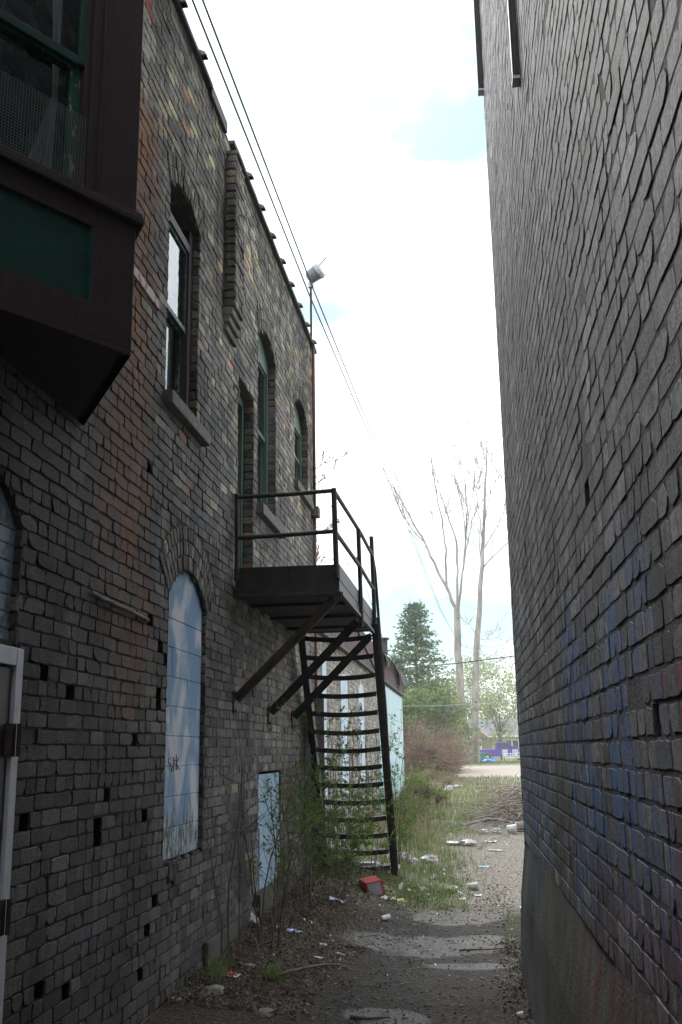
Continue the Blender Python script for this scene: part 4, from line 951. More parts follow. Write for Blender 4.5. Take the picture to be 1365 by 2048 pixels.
for (u, v, s, lb) in ((425, 1985, .10, 'flat mossy stone lying near the wall in the lower left'), (432, 1883, .08, 'pale stone at the wall foot beside the concrete skirt'), (352, 2000, .045, 'small pale broken stone at the wall foot nearest the camera'), (372, 1992, .035, 'small angular pale stone beside another at the wall foot'), (530, 2030, .075, 'dark flat rock at the bottom edge of the picture'), (612, 1965, .03, 'small grey pebble beside the long stick'), (500, 1935, .06, 'low earthy clod near the red packet')):
    mb = MB(); p = G(u, v); rock(mb, (p.x, p.y, p.z), s, random.Random(int(u)), .45); tag(mb.build('stone', M['stone'], None), lb, 'stone', 'loose stones by the wall')
def stick(pts, r, label, mat='twig', name='stick'):
    mb = MB(); n = len(pts); mb.tube(pts, [lerp(r, r*.45, i/(n-1)) for i in range(n)], 6); return tag(mb.build(name, M[mat], None, smooth=True), label, 'stick')
def gp(u, v, dz=.015): p = G(u, v); return Vector((p.x, p.y, p.z+dz))
stick([gp(538, 1963), gp(570, 1955, .03), gp(615, 1946, .035), gp(650, 1938, .03), gp(682, 1934)], .014, 'long dark curved stick lying across the dirt in front')
stick([gp(700, 2040), gp(740, 2043), gp(780, 2040)], .014, 'short dark stick at the bottom edge of the picture')
stick([gp(690, 1897), gp(720, 1900), gp(735, 1903)], .008, 'thin reddish stick at the left of the pale concrete patch', 'steelrust')
stick([gp(920, 1905), gp(980, 1903), gp(1020, 1900)], .008, 'thin twig reaching toward the grass at the right wall')

# ---------------------------------------------------------------- LITTER
def crumple(center, rx, ry, rz, mat, name, label, cat, group, seed, n=10):
    R = random.Random(seed); mb = MB(); vs = []; m_ = 7; c = Vector(center)
    for i in range(m_+1):
        t = math.pi*i/m_
        for j in range(n):
            a = 2*math.pi*j/n; r = 1+.55*ns(math.cos(a)*2+seed, math.sin(a)*2, i*.7, 1)+R.uniform(-.18, .18)
            vs.append((c.x+rx*r*math.sin(t)*math.cos(a), c.y+ry*r*math.sin(t)*math.sin(a), max(c.z-.002, c.z+rz*.9+rz*r*math.cos(t))))
    mb.add(vs, [(i*n+j, (i+1)*n+j, (i+1)*n+(j+1) % n, i*n+(j+1) % n) for i in range(m_) for j in range(n)])
    return tag(mb.build(name, M[mat], None), label, cat, group)
def sheet(u, v, w, d, mat, label, cat='paper', seed=1, rot=None, lift=.02, name='paper_scrap', group='paper litter on the ground'):
    R = random.Random(seed+int(u)); p = G(u, v); a = R.uniform(-.5, .5) if rot is None else rot; n = 5; vs = []
    for i in range(n+1):
        for j in range(n+1):
            s_, t_ = (i/n-.5)*w, (j/n-.5)*d; X = p.x+s_*math.cos(a)-t_*math.sin(a); Y = p.y+s_*math.sin(a)+t_*math.cos(a)
            vs.append((X, Y, gz(X, Y)+.008+lift*(abs(ns(s_*9+u, t_*9, 0, 1.6))*1.6+.4*abs(i/n-.5))))
    mb = MB(); mb.add(vs, [(i*(n+1)+j, (i+1)*(n+1)+j, (i+1)*(n+1)+j+1, i*(n+1)+j+1) for i in range(n) for j in range(n)])
    o = mb.build(name, M[mat], None); s2 = o.modifiers.new('Solidify', 'SOLIDIFY'); s2.thickness = .0015; return tag(o, label, cat, group)
gb = 'crumpled white bags in the grass'
for i, (u, v, rx, rz, lb) in enumerate(((860, 1727, .13, .06, 'largest crumpled white bag lying in the grass right of the stair foot'), (785, 1741, .10, .045, 'crumpled white bag at the very foot of the stair stringer'), (808, 1722, .10, .06, 'torn white bag just behind the stair foot'), (826, 1727, .09, .04, 'flattened white bag between two others by the stair foot'),
        (907, 1690, .14, .03, 'long low white bag at the edge of the gravel'), (938, 1692, .16, .05, 'torn white and pink bag at the edge of the gravel'), (970, 1668, .09, .04, 'small white bag left of the brush pile front'), (993, 1668, .10, .05, 'white bag in front of the brush pile'), (898, 1584, .15, .10, 'far white bag in the dry weeds'), (915, 1576, .22, .05, 'farthest white bag on the grass behind the weeds'), (740, 1733, .16, .03, 'bluish plastic sheet under the stair'), (700, 1712, .14, .05, 'pinkish bag behind the lowest treads'), (905, 1783, .06, .03, 'crumpled clear plastic at the edge of the shade'), (850, 1783, .05, .02, 'small crumpled wrapper right of the red carton'))):
    c = G(u, v); crumple((c.x, c.y, c.z), rx, rx*.7, rz, 'plastic' if i not in (11,) else 'paper', 'plastic_bag', lb, 'bag', gb, 20+i)
# red carton
p = G(758, 1790); ct = thing('beverage_carton', p, 'torn red and orange cardboard drinks carton lying on its side by the grass', 'carton')
a = math.radians(18); mm = Matrix.Translation(p+Vector((0, 0, .004))) @ Matrix.Rotation(a, 4, 'Z') @ Matrix.Rotation(math.radians(-9), 4, 'Y') @ Matrix.Scale(1.2, 4)
mb = MB(); mb.obox(mm, -.115, .03, -.09, -.084, 0, .13); mb.build('end_panel', M['card'], ct)
mb = MB()
for q in ((-.115, -.105, 0, .13), (.02, .03, 0, .13), (-.105, .02, 0, .01), (-.105, .02, .12, .13)): mb.obox(mm, q[0], q[1], -.0925, -.09, q[2], q[3])
mb.build('end_border', M['redcard'], ct)
mb = MB(); mb.obox(mm, -.115, .03, -.08, .26, .128, .132); mb.obox(mm, .03, .034, -.088, .26, 0, .13); mb.obox(mm, -.117, -.113, -.09, .26, 0, .13); mb.obox(mm, -.115, .03, -.083, .26, 0, .004); mb.build('box', M['redcard'], ct)
mb = MB(); mb.obox(mm, .0345, .037, -.05, .10, .03, .11); mb.build('printed_label', M['orangecard'], ct)
mb = MB(); mb.obox(mm @ Matrix.Translation((.034, -.02, .12)) @ Matrix.Rotation(math.radians(38), 4, 'Y'), 0, .12, -.06, .25, -.002, .001); mb.build('flap', M['redcard'], ct)
p = G(806, 1776); mb = MB(); mm = Matrix.Translation(p+Vector((0, 0, .02))) @ Matrix.Rotation(.5, 4, 'Z') @ Matrix.Rotation(.6, 4, 'Y'); mb.obox(mm, -.06, .06, -.05, .05, 0, .004); mb.obox(mm, .056, .06, -.05, .05, 0, .06); tag(mb.build('cardboard_piece', M['browncard'], None), 'folded brown cardboard piece right of the red carton', 'cardboard')
sheet(676, 1806, .17, .09, 'bluepaper', 'blue and white crumpled paper left of the red carton', lift=.05); sheet(773, 1801, .11, .10, 'paper', 'folded white paper in front of the red carton', lift=.04)
sheet(797, 1803, .13, .09, 'yellowpaper', 'yellow and white wrapper in front of the grass', lift=.03); sheet(968, 1736, .15, .12, 'cyanpaper', 'white and cyan paper lying alone on the gravel', lift=.02)
sheet(982, 1685, .2, .15, 'paper', 'flat white plate-like paper at the right of the gravel', lift=.02); sheet(992, 1702, .24, .1, 'paper', 'long flat white paper strip on the gravel', lift=.01)
sheet(648, 1892, .06, .05, 'paper', 'small white paper left of the pale concrete patch', lift=.01); sheet(638, 1918, .07, .04, 'paper', 'white paper slip nearer the camera on the left dirt', lift=.01); sheet(683, 1912, .07, .04, 'paper', 'white paper slip right of another on the left dirt', lift=.01)
sheet(925, 1801, .08, .05, 'paper', 'small white scrap at the shade edge in the centre', lift=.015); sheet(957, 1793, .08, .06, 'paper', 'white scrap below the lying paper cup', lift=.015); sheet(863, 1802, .07, .05, 'paper', 'white scrap below the grass clump', lift=.02)
sheet(822, 1784, .08, .06, 'paper', 'white scrap at the right of the brown cardboard', lift=.03); sheet(590, 1868, .13, .08, 'bluepaper', 'pale torn paper under the bare twigs', lift=.03)
sheet(508, 1855, .08, .12, 'paper', 'torn white paper leaning at the foot of the low blue hatch', lift=.09)
rp = sheet(464, 1953, .13, .085, 'paper', 'red and white packet lying flat in the dirt at lower left', cat='packet', name='cigarette_packet', group=None, lift=.004, rot=-.35)
q = G(464, 1953); mb = MB(); mm = Matrix.Translation(q+Vector((0, 0, .021))) @ Matrix.Rotation(-.35, 4, 'Z'); mb.obox(mm, -.045, .025, -.03, .03, 0, .002); mb.build('printed_patch', M['redpaper'], rp)
def cup(u, v, r, L, label, ang=.2):
    p = G(u, v); d = Vector((math.cos(ang), math.sin(ang), 0)); t = thing('paper_cup', p, label, 'cup', 'discarded paper cups')
    mb = MB(); b = p+Vector((0, 0, r)); mb.tube([b-d*L/2, b+d*L/2], [r*.75, r], 14, False); mb.tube([b-d*L/2, b-d*(L/2-.002)], [r*.74, r*.74], 14); mb.build('body', M['paper'], t, smooth=True)
    mb = MB(); mb.tube([b+d*(L/2-.004), b+d*(L/2+.004)], r*1.06, 14, False); mb.build('rim', M['paper'], t)
cup(946, 1781, .045, .11, 'white paper cup lying on its side at the shade edge'); cup(771, 1842, .028, .10, 'small grey paper cup lying tilted on the dirt', .9); cup(1024, 1669, .09, .16, 'white tub lying beside the log end by the right wall', .1); cup(1040, 2036, .018, .03, 'tiny white cup scrap near the right wall foot', .4)
mb = MB(); p = G(831, 1850); rock(mb, p, .035, random.Random(1), .3); tag(mb.build('concrete_chip', M['sill'], None), 'flat concrete chip on the pale patch', 'chip')
mb = MB(); R = random.Random(17)
for _ in range(260):
    y = R.uniform(8, 13.2); x = min(.3, -1.8+abs(R.gauss(0, .9))); leafquad(mb, Vector(on(x, y, .012)), R.uniform(.01, .035), R, 0, .8)
for _ in range(60): y = R.uniform(12, 22); leafquad(mb, Vector(on(R.uniform(-.9, .9), y, .012)), R.uniform(.02, .06), R, 0, .8)
for _ in range(70): y = R.uniform(11.8, 15.5); leafquad(mb, Vector(on(R.uniform(-1.6, -.1), y, .02)), R.uniform(.03, .10), R, .1, .8)
tag(mb.build('litter_scraps', M['paper'], None), 'tiny torn white scraps scattered over the dirt', 'litter', None, 'stuff')
# pale slab behind the corner of the right wall, log, brush pile
mb = MB(); p = P(1046, 1845, 9.9); mb.obox(Matrix.Translation((p.x+.06, 9.9, gz(.5, 9.9))) @ Matrix.Rotation(-.12, 4, 'Y'), -.05, .3, 0, .12, 0, .24); tag(mb.build('concrete_slab', M['whitepaint'], None, bevel=.01), 'pale broken slab leaning just beyond the corner of the right wall', 'slab')
bp = thing('brush_pile', on(.85, 22), 'tangled heap of bleached cut branches beside the right wall', 'brush pile')
mb = MB(); R = random.Random(23)
for _ in range(420):
    x = R.gauss(.88, .33); y = R.gauss(22, .7); hz = .72*math.exp(-((x-.92)/.42)**2)*R.random(); p = Vector((x, y, gz(x, y)+.03+hz)); a = R.gauss(0, .9)+(3.14 if R.random() < .5 else 0)
    q = stempath(p, (math.cos(a), math.sin(a)*.7, R.uniform(-.45, .5)), R.uniform(.35, 1.0), R, 6, .2, -.06)
    for w in q: w.z = max(w.z, gz(w.x, w.y)+.01)
    mb.tube(q, [lerp(.013, .005, i/6) for i in range(7)], 4, False)
mb.build('branches', M['twigpale'], bp)
stick([gp(925, 1657, .05), gp(975, 1650, .1), gp(1010, 1652, .1), gp(1050, 1662, .06)], .04, 'long pale pole lying in front of the brush pile', 'twigpale', 'log')
mb = MB(); a = gp(1030, 1664, .09); mb.tube([a, a+Vector((.55, .2, 0))], .09, 10); tag(mb.build('log', M['bark'], None), 'short thick log end poking out by the right wall', 'log')
stick([gp(955, 1578, .05), gp(985, 1577, .05)], .05, 'pale plank lying in the far grass', 'twigpale', 'plank')
stick([gp(958, 1700, .02), gp(985, 1685, .08), gp(1016, 1672, .03)], .012, 'pale bent branch lying on the gravel', 'twigpale')
mb = MB(); R = random.Random(29)
for _ in range(140):
    x = R.uniform(-.6, 1.0); y = R.uniform(18.5, 25); p = Vector(on(x, y, .03)); a = R.gauss(0, .6); q = stempath(p, (math.cos(a), math.sin(a), .15), R.uniform(.2, .8), R, 5, .2, -.05)
    for w in q: w.z = max(w.z, gz(w.x, w.y)+.01)
    mb.tube(q, .006, 3, False)
tag(mb.build('brush_litter', M['twigpale'], None), 'loose dry stalks and twigs strewn round the brush pile', 'twigs', None, 'stuff')

# ---------------------------------------------------------------- BACKGROUND TREES
def barebranch(mb, p, d, L, r, depth, R, rise=.12, minr=.012):
    n = 6; pts = stempath(p, d, L, R, n, .09, rise); mb.tube(pts, [max(minr, lerp(r, r*.45, i/n)) for i in range(n+1)], 5 if r > .05 else 3, False)
    if depth <= 0: return
    for _ in range(R.randint(3, 5)):
        j = R.randint(2, n); dd = (pts[j]-pts[j-1]).normalized(); sd = Vector((R.gauss(0, 1), R.gauss(0, 1), R.gauss(.1, .5))); sd = (sd-dd*sd.dot(dd)).normalized()
        barebranch(mb, pts[j], dd*.8+sd*R.uniform(.35, .8), L*R.uniform(.35, .6), max(minr, r*.42), depth-1, R, rise, minr)
def limb(mb, px, y, r0, r1, R, twigs=3, dep=1, tl=3.0):
    pts = [P(u, v, y+R.uniform(-.3, .3)) for u, v in px]; sm = []
    for a, b in zip(pts, pts[1:]):
        for i in range(4): sm.append(a.lerp(b, i/4)+Vector((R.gauss(0, .03), 0, R.gauss(0, .03))))
    sm.append(pts[-1]); n = len(sm)-1; mb.tube(sm, [lerp(r0, r1, i/n) for i in range(n+1)], 8, False)
    for _ in range(twigs):
        j = R.randint(max(1, n//3), n); dd = (sm[j]-sm[j-1]).normalized(); sd = Vector((R.gauss(0, 1), R.gauss(0, .6), R.uniform(.1, .6)))
        barebranch(mb, sm[j], dd*.9+sd*.5, tl*R.uniform(.5, 1.1), max(.02, lerp(r0, r1, j/n)*.45), dep, R, .16, .012)
T1 = thing('bare_tree', P(926, 1528, 85), 'left of the two tall leafless trees, forking into many limbs', 'tree', 'tall bare trees beyond the lot')
R = random.Random(31); mb = MB(); limb(mb, [(931, 1532), (928, 1480), (922, 1380), (916, 1280), (914, 1215)], 85, .38, .26, R, 0); mb.build('trunk', M['bark'], T1, smooth=True)
mb = MB()
for pxs, r0 in (([(915, 1225), (893, 1175), (868, 1125), (845, 1075), (818, 1030), (795, 985), (775, 960)], .17), ([(850, 1085), (825, 1060), (800, 1020), (785, 985)], .07), ([(895, 1180), (892, 1100), (885, 1040), (872, 980), (864, 925), (860, 880)], .11), ([(914, 1220), (916, 1140), (914, 1080), (895, 1030), (880, 980), (868, 935)], .13),
    ([(918, 1220), (925, 1150), (932, 1080), (935, 1020), (930, 960), (905, 970)], .12), ([(924, 1160), (933, 1100), (945, 1040), (960, 1010), (975, 990)], .08), ([(932, 1090), (928, 1030), (922, 1000), (912, 960), (905, 930)], .06), ([(934, 1060), (940, 1020), (948, 980), (950, 950)], .05), ([(916, 1230), (940, 1250), (955, 1275), (962, 1300)], .03)): limb(mb, pxs, 85, r0*.85, .025, R, 8, 2, 3.2)
mb.build('branches', M['bark'], T1)
T2 = thing('bare_tree', P(950, 1530, 84), 'right of the two tall leafless trees, one long straight pale stem', 'tree', 'tall bare trees beyond the lot')
mb = MB(); limb(mb, [(952, 1534), (950, 1450), (951, 1350), (957, 1250), (963, 1150), (968, 1060), (972, 960), (975, 880)], 84, .36, .04, R, 0); mb.build('trunk', M['bark'], T2, smooth=True)
mb = MB()
for pxs, r0 in (([(965, 1140), (985, 1115), (1005, 1095), (1035, 1075)], .08), ([(969, 1095), (985, 1070), (1000, 1040), (1012, 1005)], .06), ([(966, 1080), (960, 1030), (952, 985), (948, 940), (940, 885)], .06), ([(971, 1040), (980, 990), (985, 940), (984, 880)], .05), ([(974, 930), (967, 900), (958, 880)], .03), ([(964, 1150), (961, 1100), (958, 1060)], .04)): limb(mb, pxs, 84, r0*.85, .022, R, 9, 2, 2.6)
for v in range(1190, 1420, 28): 
    a = P(958, v, 84); barebranch(mb, a, (R.choice((-1, 1)), .1, .25), 2.0, .02, 1, R, .05, .012)
mb.build('branches', M['bark'], T2)
# fallen limb bending across the trunks
mb = MB(); mb.tube([P(880, 1415, 80), P(900, 1375, 80), P(925, 1395, 80), (P(950, 1390, 80)), P(965, 1370, 80)], .05, 6)
# spruce
def conifer(base, H_, Rm, label, seed, n=9000, mat='needle'):
    R = random.Random(seed); t = thing('spruce_tree', base, label, 'tree'); b = Vector(base)
    mb = MB(); mb.tube([b, b+Vector((0, 0, H_*.98))], [H_*.018, .02], 7); mb.build('trunk', M['twig'], t)
    mb = MB(); br = MB(); lay = int(H_*3.3)
    for i in range(lay):
        z = H_*(.10+.88*i/lay); rr = Rm*(1-(z/H_))**.75*R.uniform(.75, 1.15)+.15
        for j in range(8):
            if R.random() < .12: continue
            a = 2*math.pi*j/8+R.uniform(-.4, .4); L = rr*R.uniform(.7, 1.15); d = Vector((math.cos(a), math.sin(a), R.uniform(-.1, .35)))
            p0 = b+Vector((0, 0, z)); tip = p0+d*L; br.tube([p0, tip], [.03, .01], 3, False)
            nn = int(n/(lay*8)*(L/Rm+.4))
            for _ in range(nn):
                f = R.uniform(.15, 1.05); w = .32*L*(1.05-f*.6)
                p = p0.lerp(tip, f)+Vector((R.gauss(0, w*.5), R.gauss(0, w*.5), R.gauss(-.02, .09))); leafquad(mb, p, R.uniform(.12, .3), R, .15, .4)
    br.build('branches', M['twig'], t); mb.build('crown', M[mat], t)
bs = P(838, 1480, 60); conifer((bs.x, 60, gz(bs.x, 60)), 10.2, 3.7, 'green spruce standing behind the annexe left of the bare trees', 51, 15000)
bs = P(800, 1480, 58); conifer((bs.x, 57, gz(bs.x, 57)), 6.6, 1.7, 'shorter dark evergreen crowding the annexe roof', 52, 9000)
def broad(base, H_, rx, label, seed, n, mat='leaf2', size=.3, name='deciduous_tree', cat='tree', clumps=22, z0=.25, tw='twig', group=None, bare=2, tr=.12):
    R = random.Random(seed); t = thing(name, base, label, cat, group); b = Vector(base); mb = MB(); lf = MB(); ends = []
    mb.tube([b, b+Vector((.05, 0, H_*z0)), b+Vector((0, 0, H_*.6))], [tr, tr*.8, tr*.4], 7); mb.build('trunk', M[tw], t)
    mb = MB()
    for i in range(clumps):
        a = R.uniform(0, 6.28); r = rx*math.sqrt(R.random()); z = H_*R.uniform(z0, .97); sc = math.sqrt(max(.1, 1-((z/H_-.55)/.6)**2)); c = b+Vector((math.cos(a)*r*sc, math.sin(a)*r*sc, z))
        p0 = b+Vector((0, 0, H_*z0*.6+R.random()*H_*.25)); m_ = p0.lerp(c, .5)+Vector((R.gauss(0, .2), R.gauss(0, .2), R.uniform(-.2, .4)))
        mb.tube([p0, m_, c], [tr*.35, tr*.22, .015], 4, False)
        for _ in range(bare):
            q = stempath(m_.lerp(c, R.random()), (R.gauss(0, 1), R.gauss(0, 1), R.uniform(0, 1)), R.uniform(.5, 1.4)*H_*.15, R, 5, .15, .05); mb.tube(q, .014, 3, False)
        ends.append(c)
    mb.build('branches', M[tw], t)
    if n:
        for c in ends:
            cr = rx*R.uniform(.16, .4)
            for _ in range(int(n/clumps*R.uniform(.4, 1.6))):
                p = c+Vector((R.gauss(0, cr), R.gauss(0, cr), R.gauss(0, cr*.7)))
                if p.z > b.z+.1: leafquad(lf, p, size*R.uniform(.5, 1.2), R, 0, .6)
        lf.build('crown', M[mat], t)
    return t
BG = [(1003, 112, 8.2, 2.6, 1500, 'leaf2', 'thin budding tree drooping over the house roof'), (878, 62, 4.4, 1.5, 3600, 'leaf3', 'rounded green tree between the spruce and the bare trunks'), (868, 66, 5.2, 1.9, 2600, 'leaf2', 'yellow green budding tree just right of the spruce'), (985, 134, 13.5, 4.2, 2600, 'leaf2', 'wispy budding tree right of the two bare trunks'), (1032, 138, 13.2, 4.2, 2500, 'leaf2', 'wispy budding tree at the corner of the right wall'),
      (940, 136, 12.5, 4.6, 3000, 'leaf2', 'pale budding tree behind the left end of the house roof'), (888, 96, 7.6, 2.4, 3600, 'leaf3', 'green tree behind the grey shed'), (812, 48, 4.0, 1.4, 3200, 'leaf3', 'dense green bush tree beside the annexe end'), (848, 78, 6.3, 2.4, 3600, 'leaf3', 'leafy tree filling the gap behind the thicket'), (1065, 146, 13, 5, 2000, 'leaf2', 'faint budding tree far behind the house')]
for i, (u, y, h, r, n, mt, lb) in enumerate(BG):
    b = P(u, 1500, y); broad((b.x, y, gz(b.x, y)), h, r, lb, 60+i, n, mt, .13+.0018*y, group='trees beyond the lot')
# branches poking round the building corner
b = P(560, 1500, 34); t = thing('bare_tree', (b.x, 34, .4), 'bare tree mostly hidden behind the far corner of the brick building', 'tree'); mb = MB(); R = random.Random(5); b = Vector((b.x, 34, .4))
mb.tube([b, b+Vector((.1, 0, 4)), b+Vector((.3, 0, 7))], [.2, .16, .1], 7); mb.build('trunk', M['bark'], t); mb = MB()
for (q) in ([(590, 1010), (628, 940), (650, 925), (690, 917)], [(590, 1040), (630, 970), (668, 950)], [(600, 1130), (630, 1060), (665, 1062)], [(600, 1180), (640, 1110), (690, 1130)]): limb(mb, q, 34, .03, .008, R, 5, 1, .7)
mb.build('branches', M['twig'], t)
# brown thicket and weeds by the annexe end
def thicket(base, h, r, n, label, seed, mat='thicket', leaves=0, name='thicket', rr=.012):
    R = random.Random(seed); t = thing(name, base, label, 'bush', 'brushy bushes beyond the annexe'); mb = MB(); lf = MB(); b = Vector(base)
    for _ in range(n):
        a = R.uniform(0, 6.28); d0 = R.random()**.5*r; p = b+Vector((math.cos(a)*d0*.8, math.sin(a)*d0, -.05)); q = stempath(p, (R.gauss(0, .5), R.gauss(0, .5), 1), h*R.uniform(.5, 1.1)*(1-.4*(d0/r)**2), R, 6, .22, .0)
        mb.tube(q, [lerp(rr, rr*.5, i/6) for i in range(7)], 3, False)
        for _ in range(3):
            w = stempath(q[R.randint(2, 6)], (R.gauss(0, 1), R.gauss(0, 1), R.uniform(-.3, .7)), h*R.uniform(.12, .35), R, 4, .25, 0); mb.tube(w, rr*.5, 3, False)
            if leaves and R.random() < leaves:
                for _ in range(6): leafquad(lf, w[R.randint(1, 4)]+Vector((R.gauss(0, .04), R.gauss(0, .04), R.gauss(0, .04))), R.uniform(.05, .14), R)
    mb.build('stems', M[mat], t)
    if lf.v: lf.build('foliage', M['leaf'], t)
for i, (u, y, h, r, n, mt, lv, lb) in enumerate(((845, 46, 3.2, 1.35, 520, 'thicket', .1, 'tall reddish brown leafless thicket behind the blue annexe wall'), (875, 50, 2.3, 1.0, 260, 'thicket', .15, 'lower brown thicket in front of the grey shed'), (822, 33, .95, .45, 150, 'drygrass', .5, 'green flecked weeds at the corner of the cyan wall'), (840, 26, .8, .55, 180, 'thicket', .25, 'brown weeds beside the alley grass'), (815, 21, .7, .3, 110, 'thicket', .35, 'leafy weeds along the annexe foot'), (865, 38, .9, .8, 200, 'thicket', .15, 'straw coloured weeds at the lot edge'))):
    b = P(u, 1500, y); thicket((b.x, y, gz(b.x, y)), h, r, n, lb, 90+i, mt, lv, rr=.006+.0002*y)

# ---------------------------------------------------------------- HOUSE, SHED, TRUCK, YARD THINGS
hy = 118.0; g0 = gz(3, hy)
def X(u, y=hy): return P(u, 1500, y).x
def Z(v, y=hy, u=980): return P(u, v, y).z
HS = thing('house', (4, hy, g0), 'beige single storey house with a grey shingled roof behind the parked truck', 'house')
xl, xr = X(926), 13.0; ze, zr = Z(1472), Z(1436)
mb = MB(); mb.box(X(986), xr, hy, hy+8, g0-.2, ze+.05); hw = mb.build('wall', M['siding'], HS)
mb = MB(); mb.box(xl, X(986)-.005, hy+.01, hy+8, g0-.2, ze+.04); mb.build('shingled_wall', M['sidingd'], HS)
mb = MB(); ov = .5; a = [(xl-.8, hy-ov, ze), (xr, hy-ov, ze), (xr, hy+4, zr), (xl-.3, hy+4, zr)]; mb.add([Vector(q) for q in a]+[Vector(q)+Vector((0, 0, -.15)) for q in a], [(0, 1, 2, 3), (7, 6, 5, 4), (0, 4, 5, 1), (3, 7, 4, 0)])
a = [(xl-.3, hy+4, zr), (xr, hy+4, zr), (xr, hy+8.5, ze), (xl-.8, hy+8.5, ze)]; mb.add([Vector(q) for q in a], [(0, 1, 2, 3)]); rf = mb.build('roof', M['shingle'], HS)
mb = MB(); mb.box(xl-.8, xr, hy-ov-.05, hy-ov+.01, ze-.18, ze+.02); mb.build('fascia', M['trim'], HS)
gx0, gx1, gxm = X(948), X(977), X(961); gzt = Z(1462)
mb = MB(); mb.poly([(gx0, hy-1.2, ze-.1), (gx1, hy-1.2, ze-.1), (gxm, hy-1.2, gzt)], (0, 1.2, 0)); mb.build('porch_gable', M['brownbrick'], HS)
mb = MB(); mb.beam((gx0-.15, hy-1.3, ze-.1), (gxm, hy-1.3, gzt+.1), .15, .12); mb.beam((gxm, hy-1.3, gzt+.1), (gx1+.2, hy-1.3, ze-.15), .15, .12); mb.build('porch_trim', M['trim'], HS)
mb = MB(); mb.box(X(958), X(965), hy-.06, hy+.0, g0, Z(1476)); mb.build('front_door', M['trim'], HS)
wx0, wx1, wz0, wz1 = X(1011), X(1040), Z(1500), Z(1480)
mb = MB(); mb.box(wx0, wx0+.12, hy-.08, hy, wz0, wz1); mb.box(wx1-.12, wx1, hy-.08, hy, wz0, wz1); mb.box(wx0+.12, wx1-.12, hy-.08, hy, wz1-.1, wz1); mb.box(wx0+.12, wx1-.12, hy-.08, hy, wz0, wz0+.1); mb.box((wx0+wx1)/2-.06, (wx0+wx1)/2+.06, hy-.079, hy, wz0+.1, wz1-.1); wn = mb.build('window', M['trim'], HS)
mb = MB(); mb.box(wx0+.12, wx1-.12, hy-.04, hy-.02, wz0+.1, wz1-.1); mb.build('pane', M['darkglass'], wn)
# shed
sy = 80.0; sg = gz(-2, sy); SD = thing('shed', (P(906, 1500, sy).x, sy, sg), 'silvered wooden shed with a low gable left of the bare trunks', 'shed')
x0, x1, xm = P(880, 1500, sy).x, P(934, 1500, sy).x, P(918, 1500, sy).x; z1, zt = P(900, 1509, sy).z, P(918, 1490, sy).z
mb = MB(); mb.poly([(x0, sy, sg-.1), (x1, sy, sg-.1), (x1, sy, z1), (xm, sy, zt), (x0, sy, z1)], (0, 3, 0)); mb.build('board_wall', M['greywood'], SD)
mb = MB(); mb.beam((x0-.1, sy-.05, z1), (xm, sy-.05, zt+.05), .12, .1); mb.beam((xm, sy-.05, zt+.05), (x1+.1, sy-.05, z1), .12, .1); mb.build('roof_edge', M['galv'], SD)
mb = MB(); mb.box(x0, x1, sy-.04, sy, z1-.1, z1-.05); mb.box(xm-.04, xm+.04, sy-.04, sy, z1, zt-.05); mb.build('batten', M['galv'], SD)
ty = 90.0; mb = MB(); a0_, a1_ = P(876, 1500, ty).x, P(915, 1500, ty).x; zb, zt = P(890, 1494, ty).z, P(890, 1483, ty).z; tg = gz(-2, ty)
TL = thing('utility_trailer', (a0_, ty, tg), 'white topped trailer parked behind the grey shed', 'trailer')
mb.poly([(a0_, ty, zb-1.2), (a1_, ty, zb-1.2), (a1_, ty, zb+.1), (a1_-.25, ty, zt), (a0_+.2, ty, zt), (a0_, ty, zb+.1)], (0, 2.2, 0)); mb.build('body', M['trim'], TL, bevel=.03)
for xx in (a0_+.5, a1_-.5):
    mb = MB(); mb.tube([(xx, ty-.05, tg+.3), (xx, ty+.15, tg+.3)], .3, 14); mb.build('wheel', M['rubber'], TL)
# pickup truck: rear at left, nose at right
py = 108.0; pg = gz(3, py); x0 = P(957, 1500, py).x; s = 4.9/4.9
TK = thing('pickup_truck', (x0+2.4, py, pg), 'purple pickup truck parked in front of the beige house', 'pickup truck')
side = [(0, .62), (0, 1.12), (1.75, 1.15), (1.82, 1.78), (1.92, 1.85), (2.95, 1.85), (3.1, 1.80), (3.75, 1.22), (4.7, 1.08), (4.95, .95), (4.98, .5), (4.6, .42), (4.5, .75), (4.15, .85), (3.8, .75), (3.7, .42), (1.35, .42), (1.25, .75), (.9, .85), (.55, .75), (.45, .5)]
mb = MB(); pts = [(x0+a, py-.9, pg+b) for a, b in side]; mb.poly(pts, (0, 1.8, 0)); body = mb.build('body', M['purple'], TK, bevel=.03)
mb = MB(); mb.poly([(x0+2.0, py-.915, pg+1.25), (x0+3.4, py-.915, pg+1.25), (x0+2.98, py-.915, pg+1.74), (x0+2.0, py-.915, pg+1.74)], (0, .01, 0)); mb.build('side_window', M['darkglass'], TK)
mb = MB(); mb.box(x0+3.25, x0+3.45, py-1.08, py-.92, pg+1.2, pg+1.38); mb.build('mirror', M['rubber'], TK)
mb = MB(); mb.box(x0+1.94, x0+1.955, py-.912, py-.9, pg+.5, pg+1.75); mb.box(x0+3.42, x0+3.435, py-.912, py-.9, pg+.5, pg+1.2); mb.box(x0+2.1, x0+2.3, py-.93, py-.905, pg+1.08, pg+1.12); mb.build('door_seam', M['rubber'], TK)
for a in (.9, 4.15):
    mb = MB(); mb.tube([(x0+a, py-.88, pg+.36), (x0+a, py-.66, pg+.36)], .36, 18); wh = mb.build('wheel', M['rubber'], TK); mb = MB(); mb.tube([(x0+a, py-.89, pg+.36), (x0+a, py-.87, pg+.36)], .2, 12); mb.build('rim', M['galv'], wh)
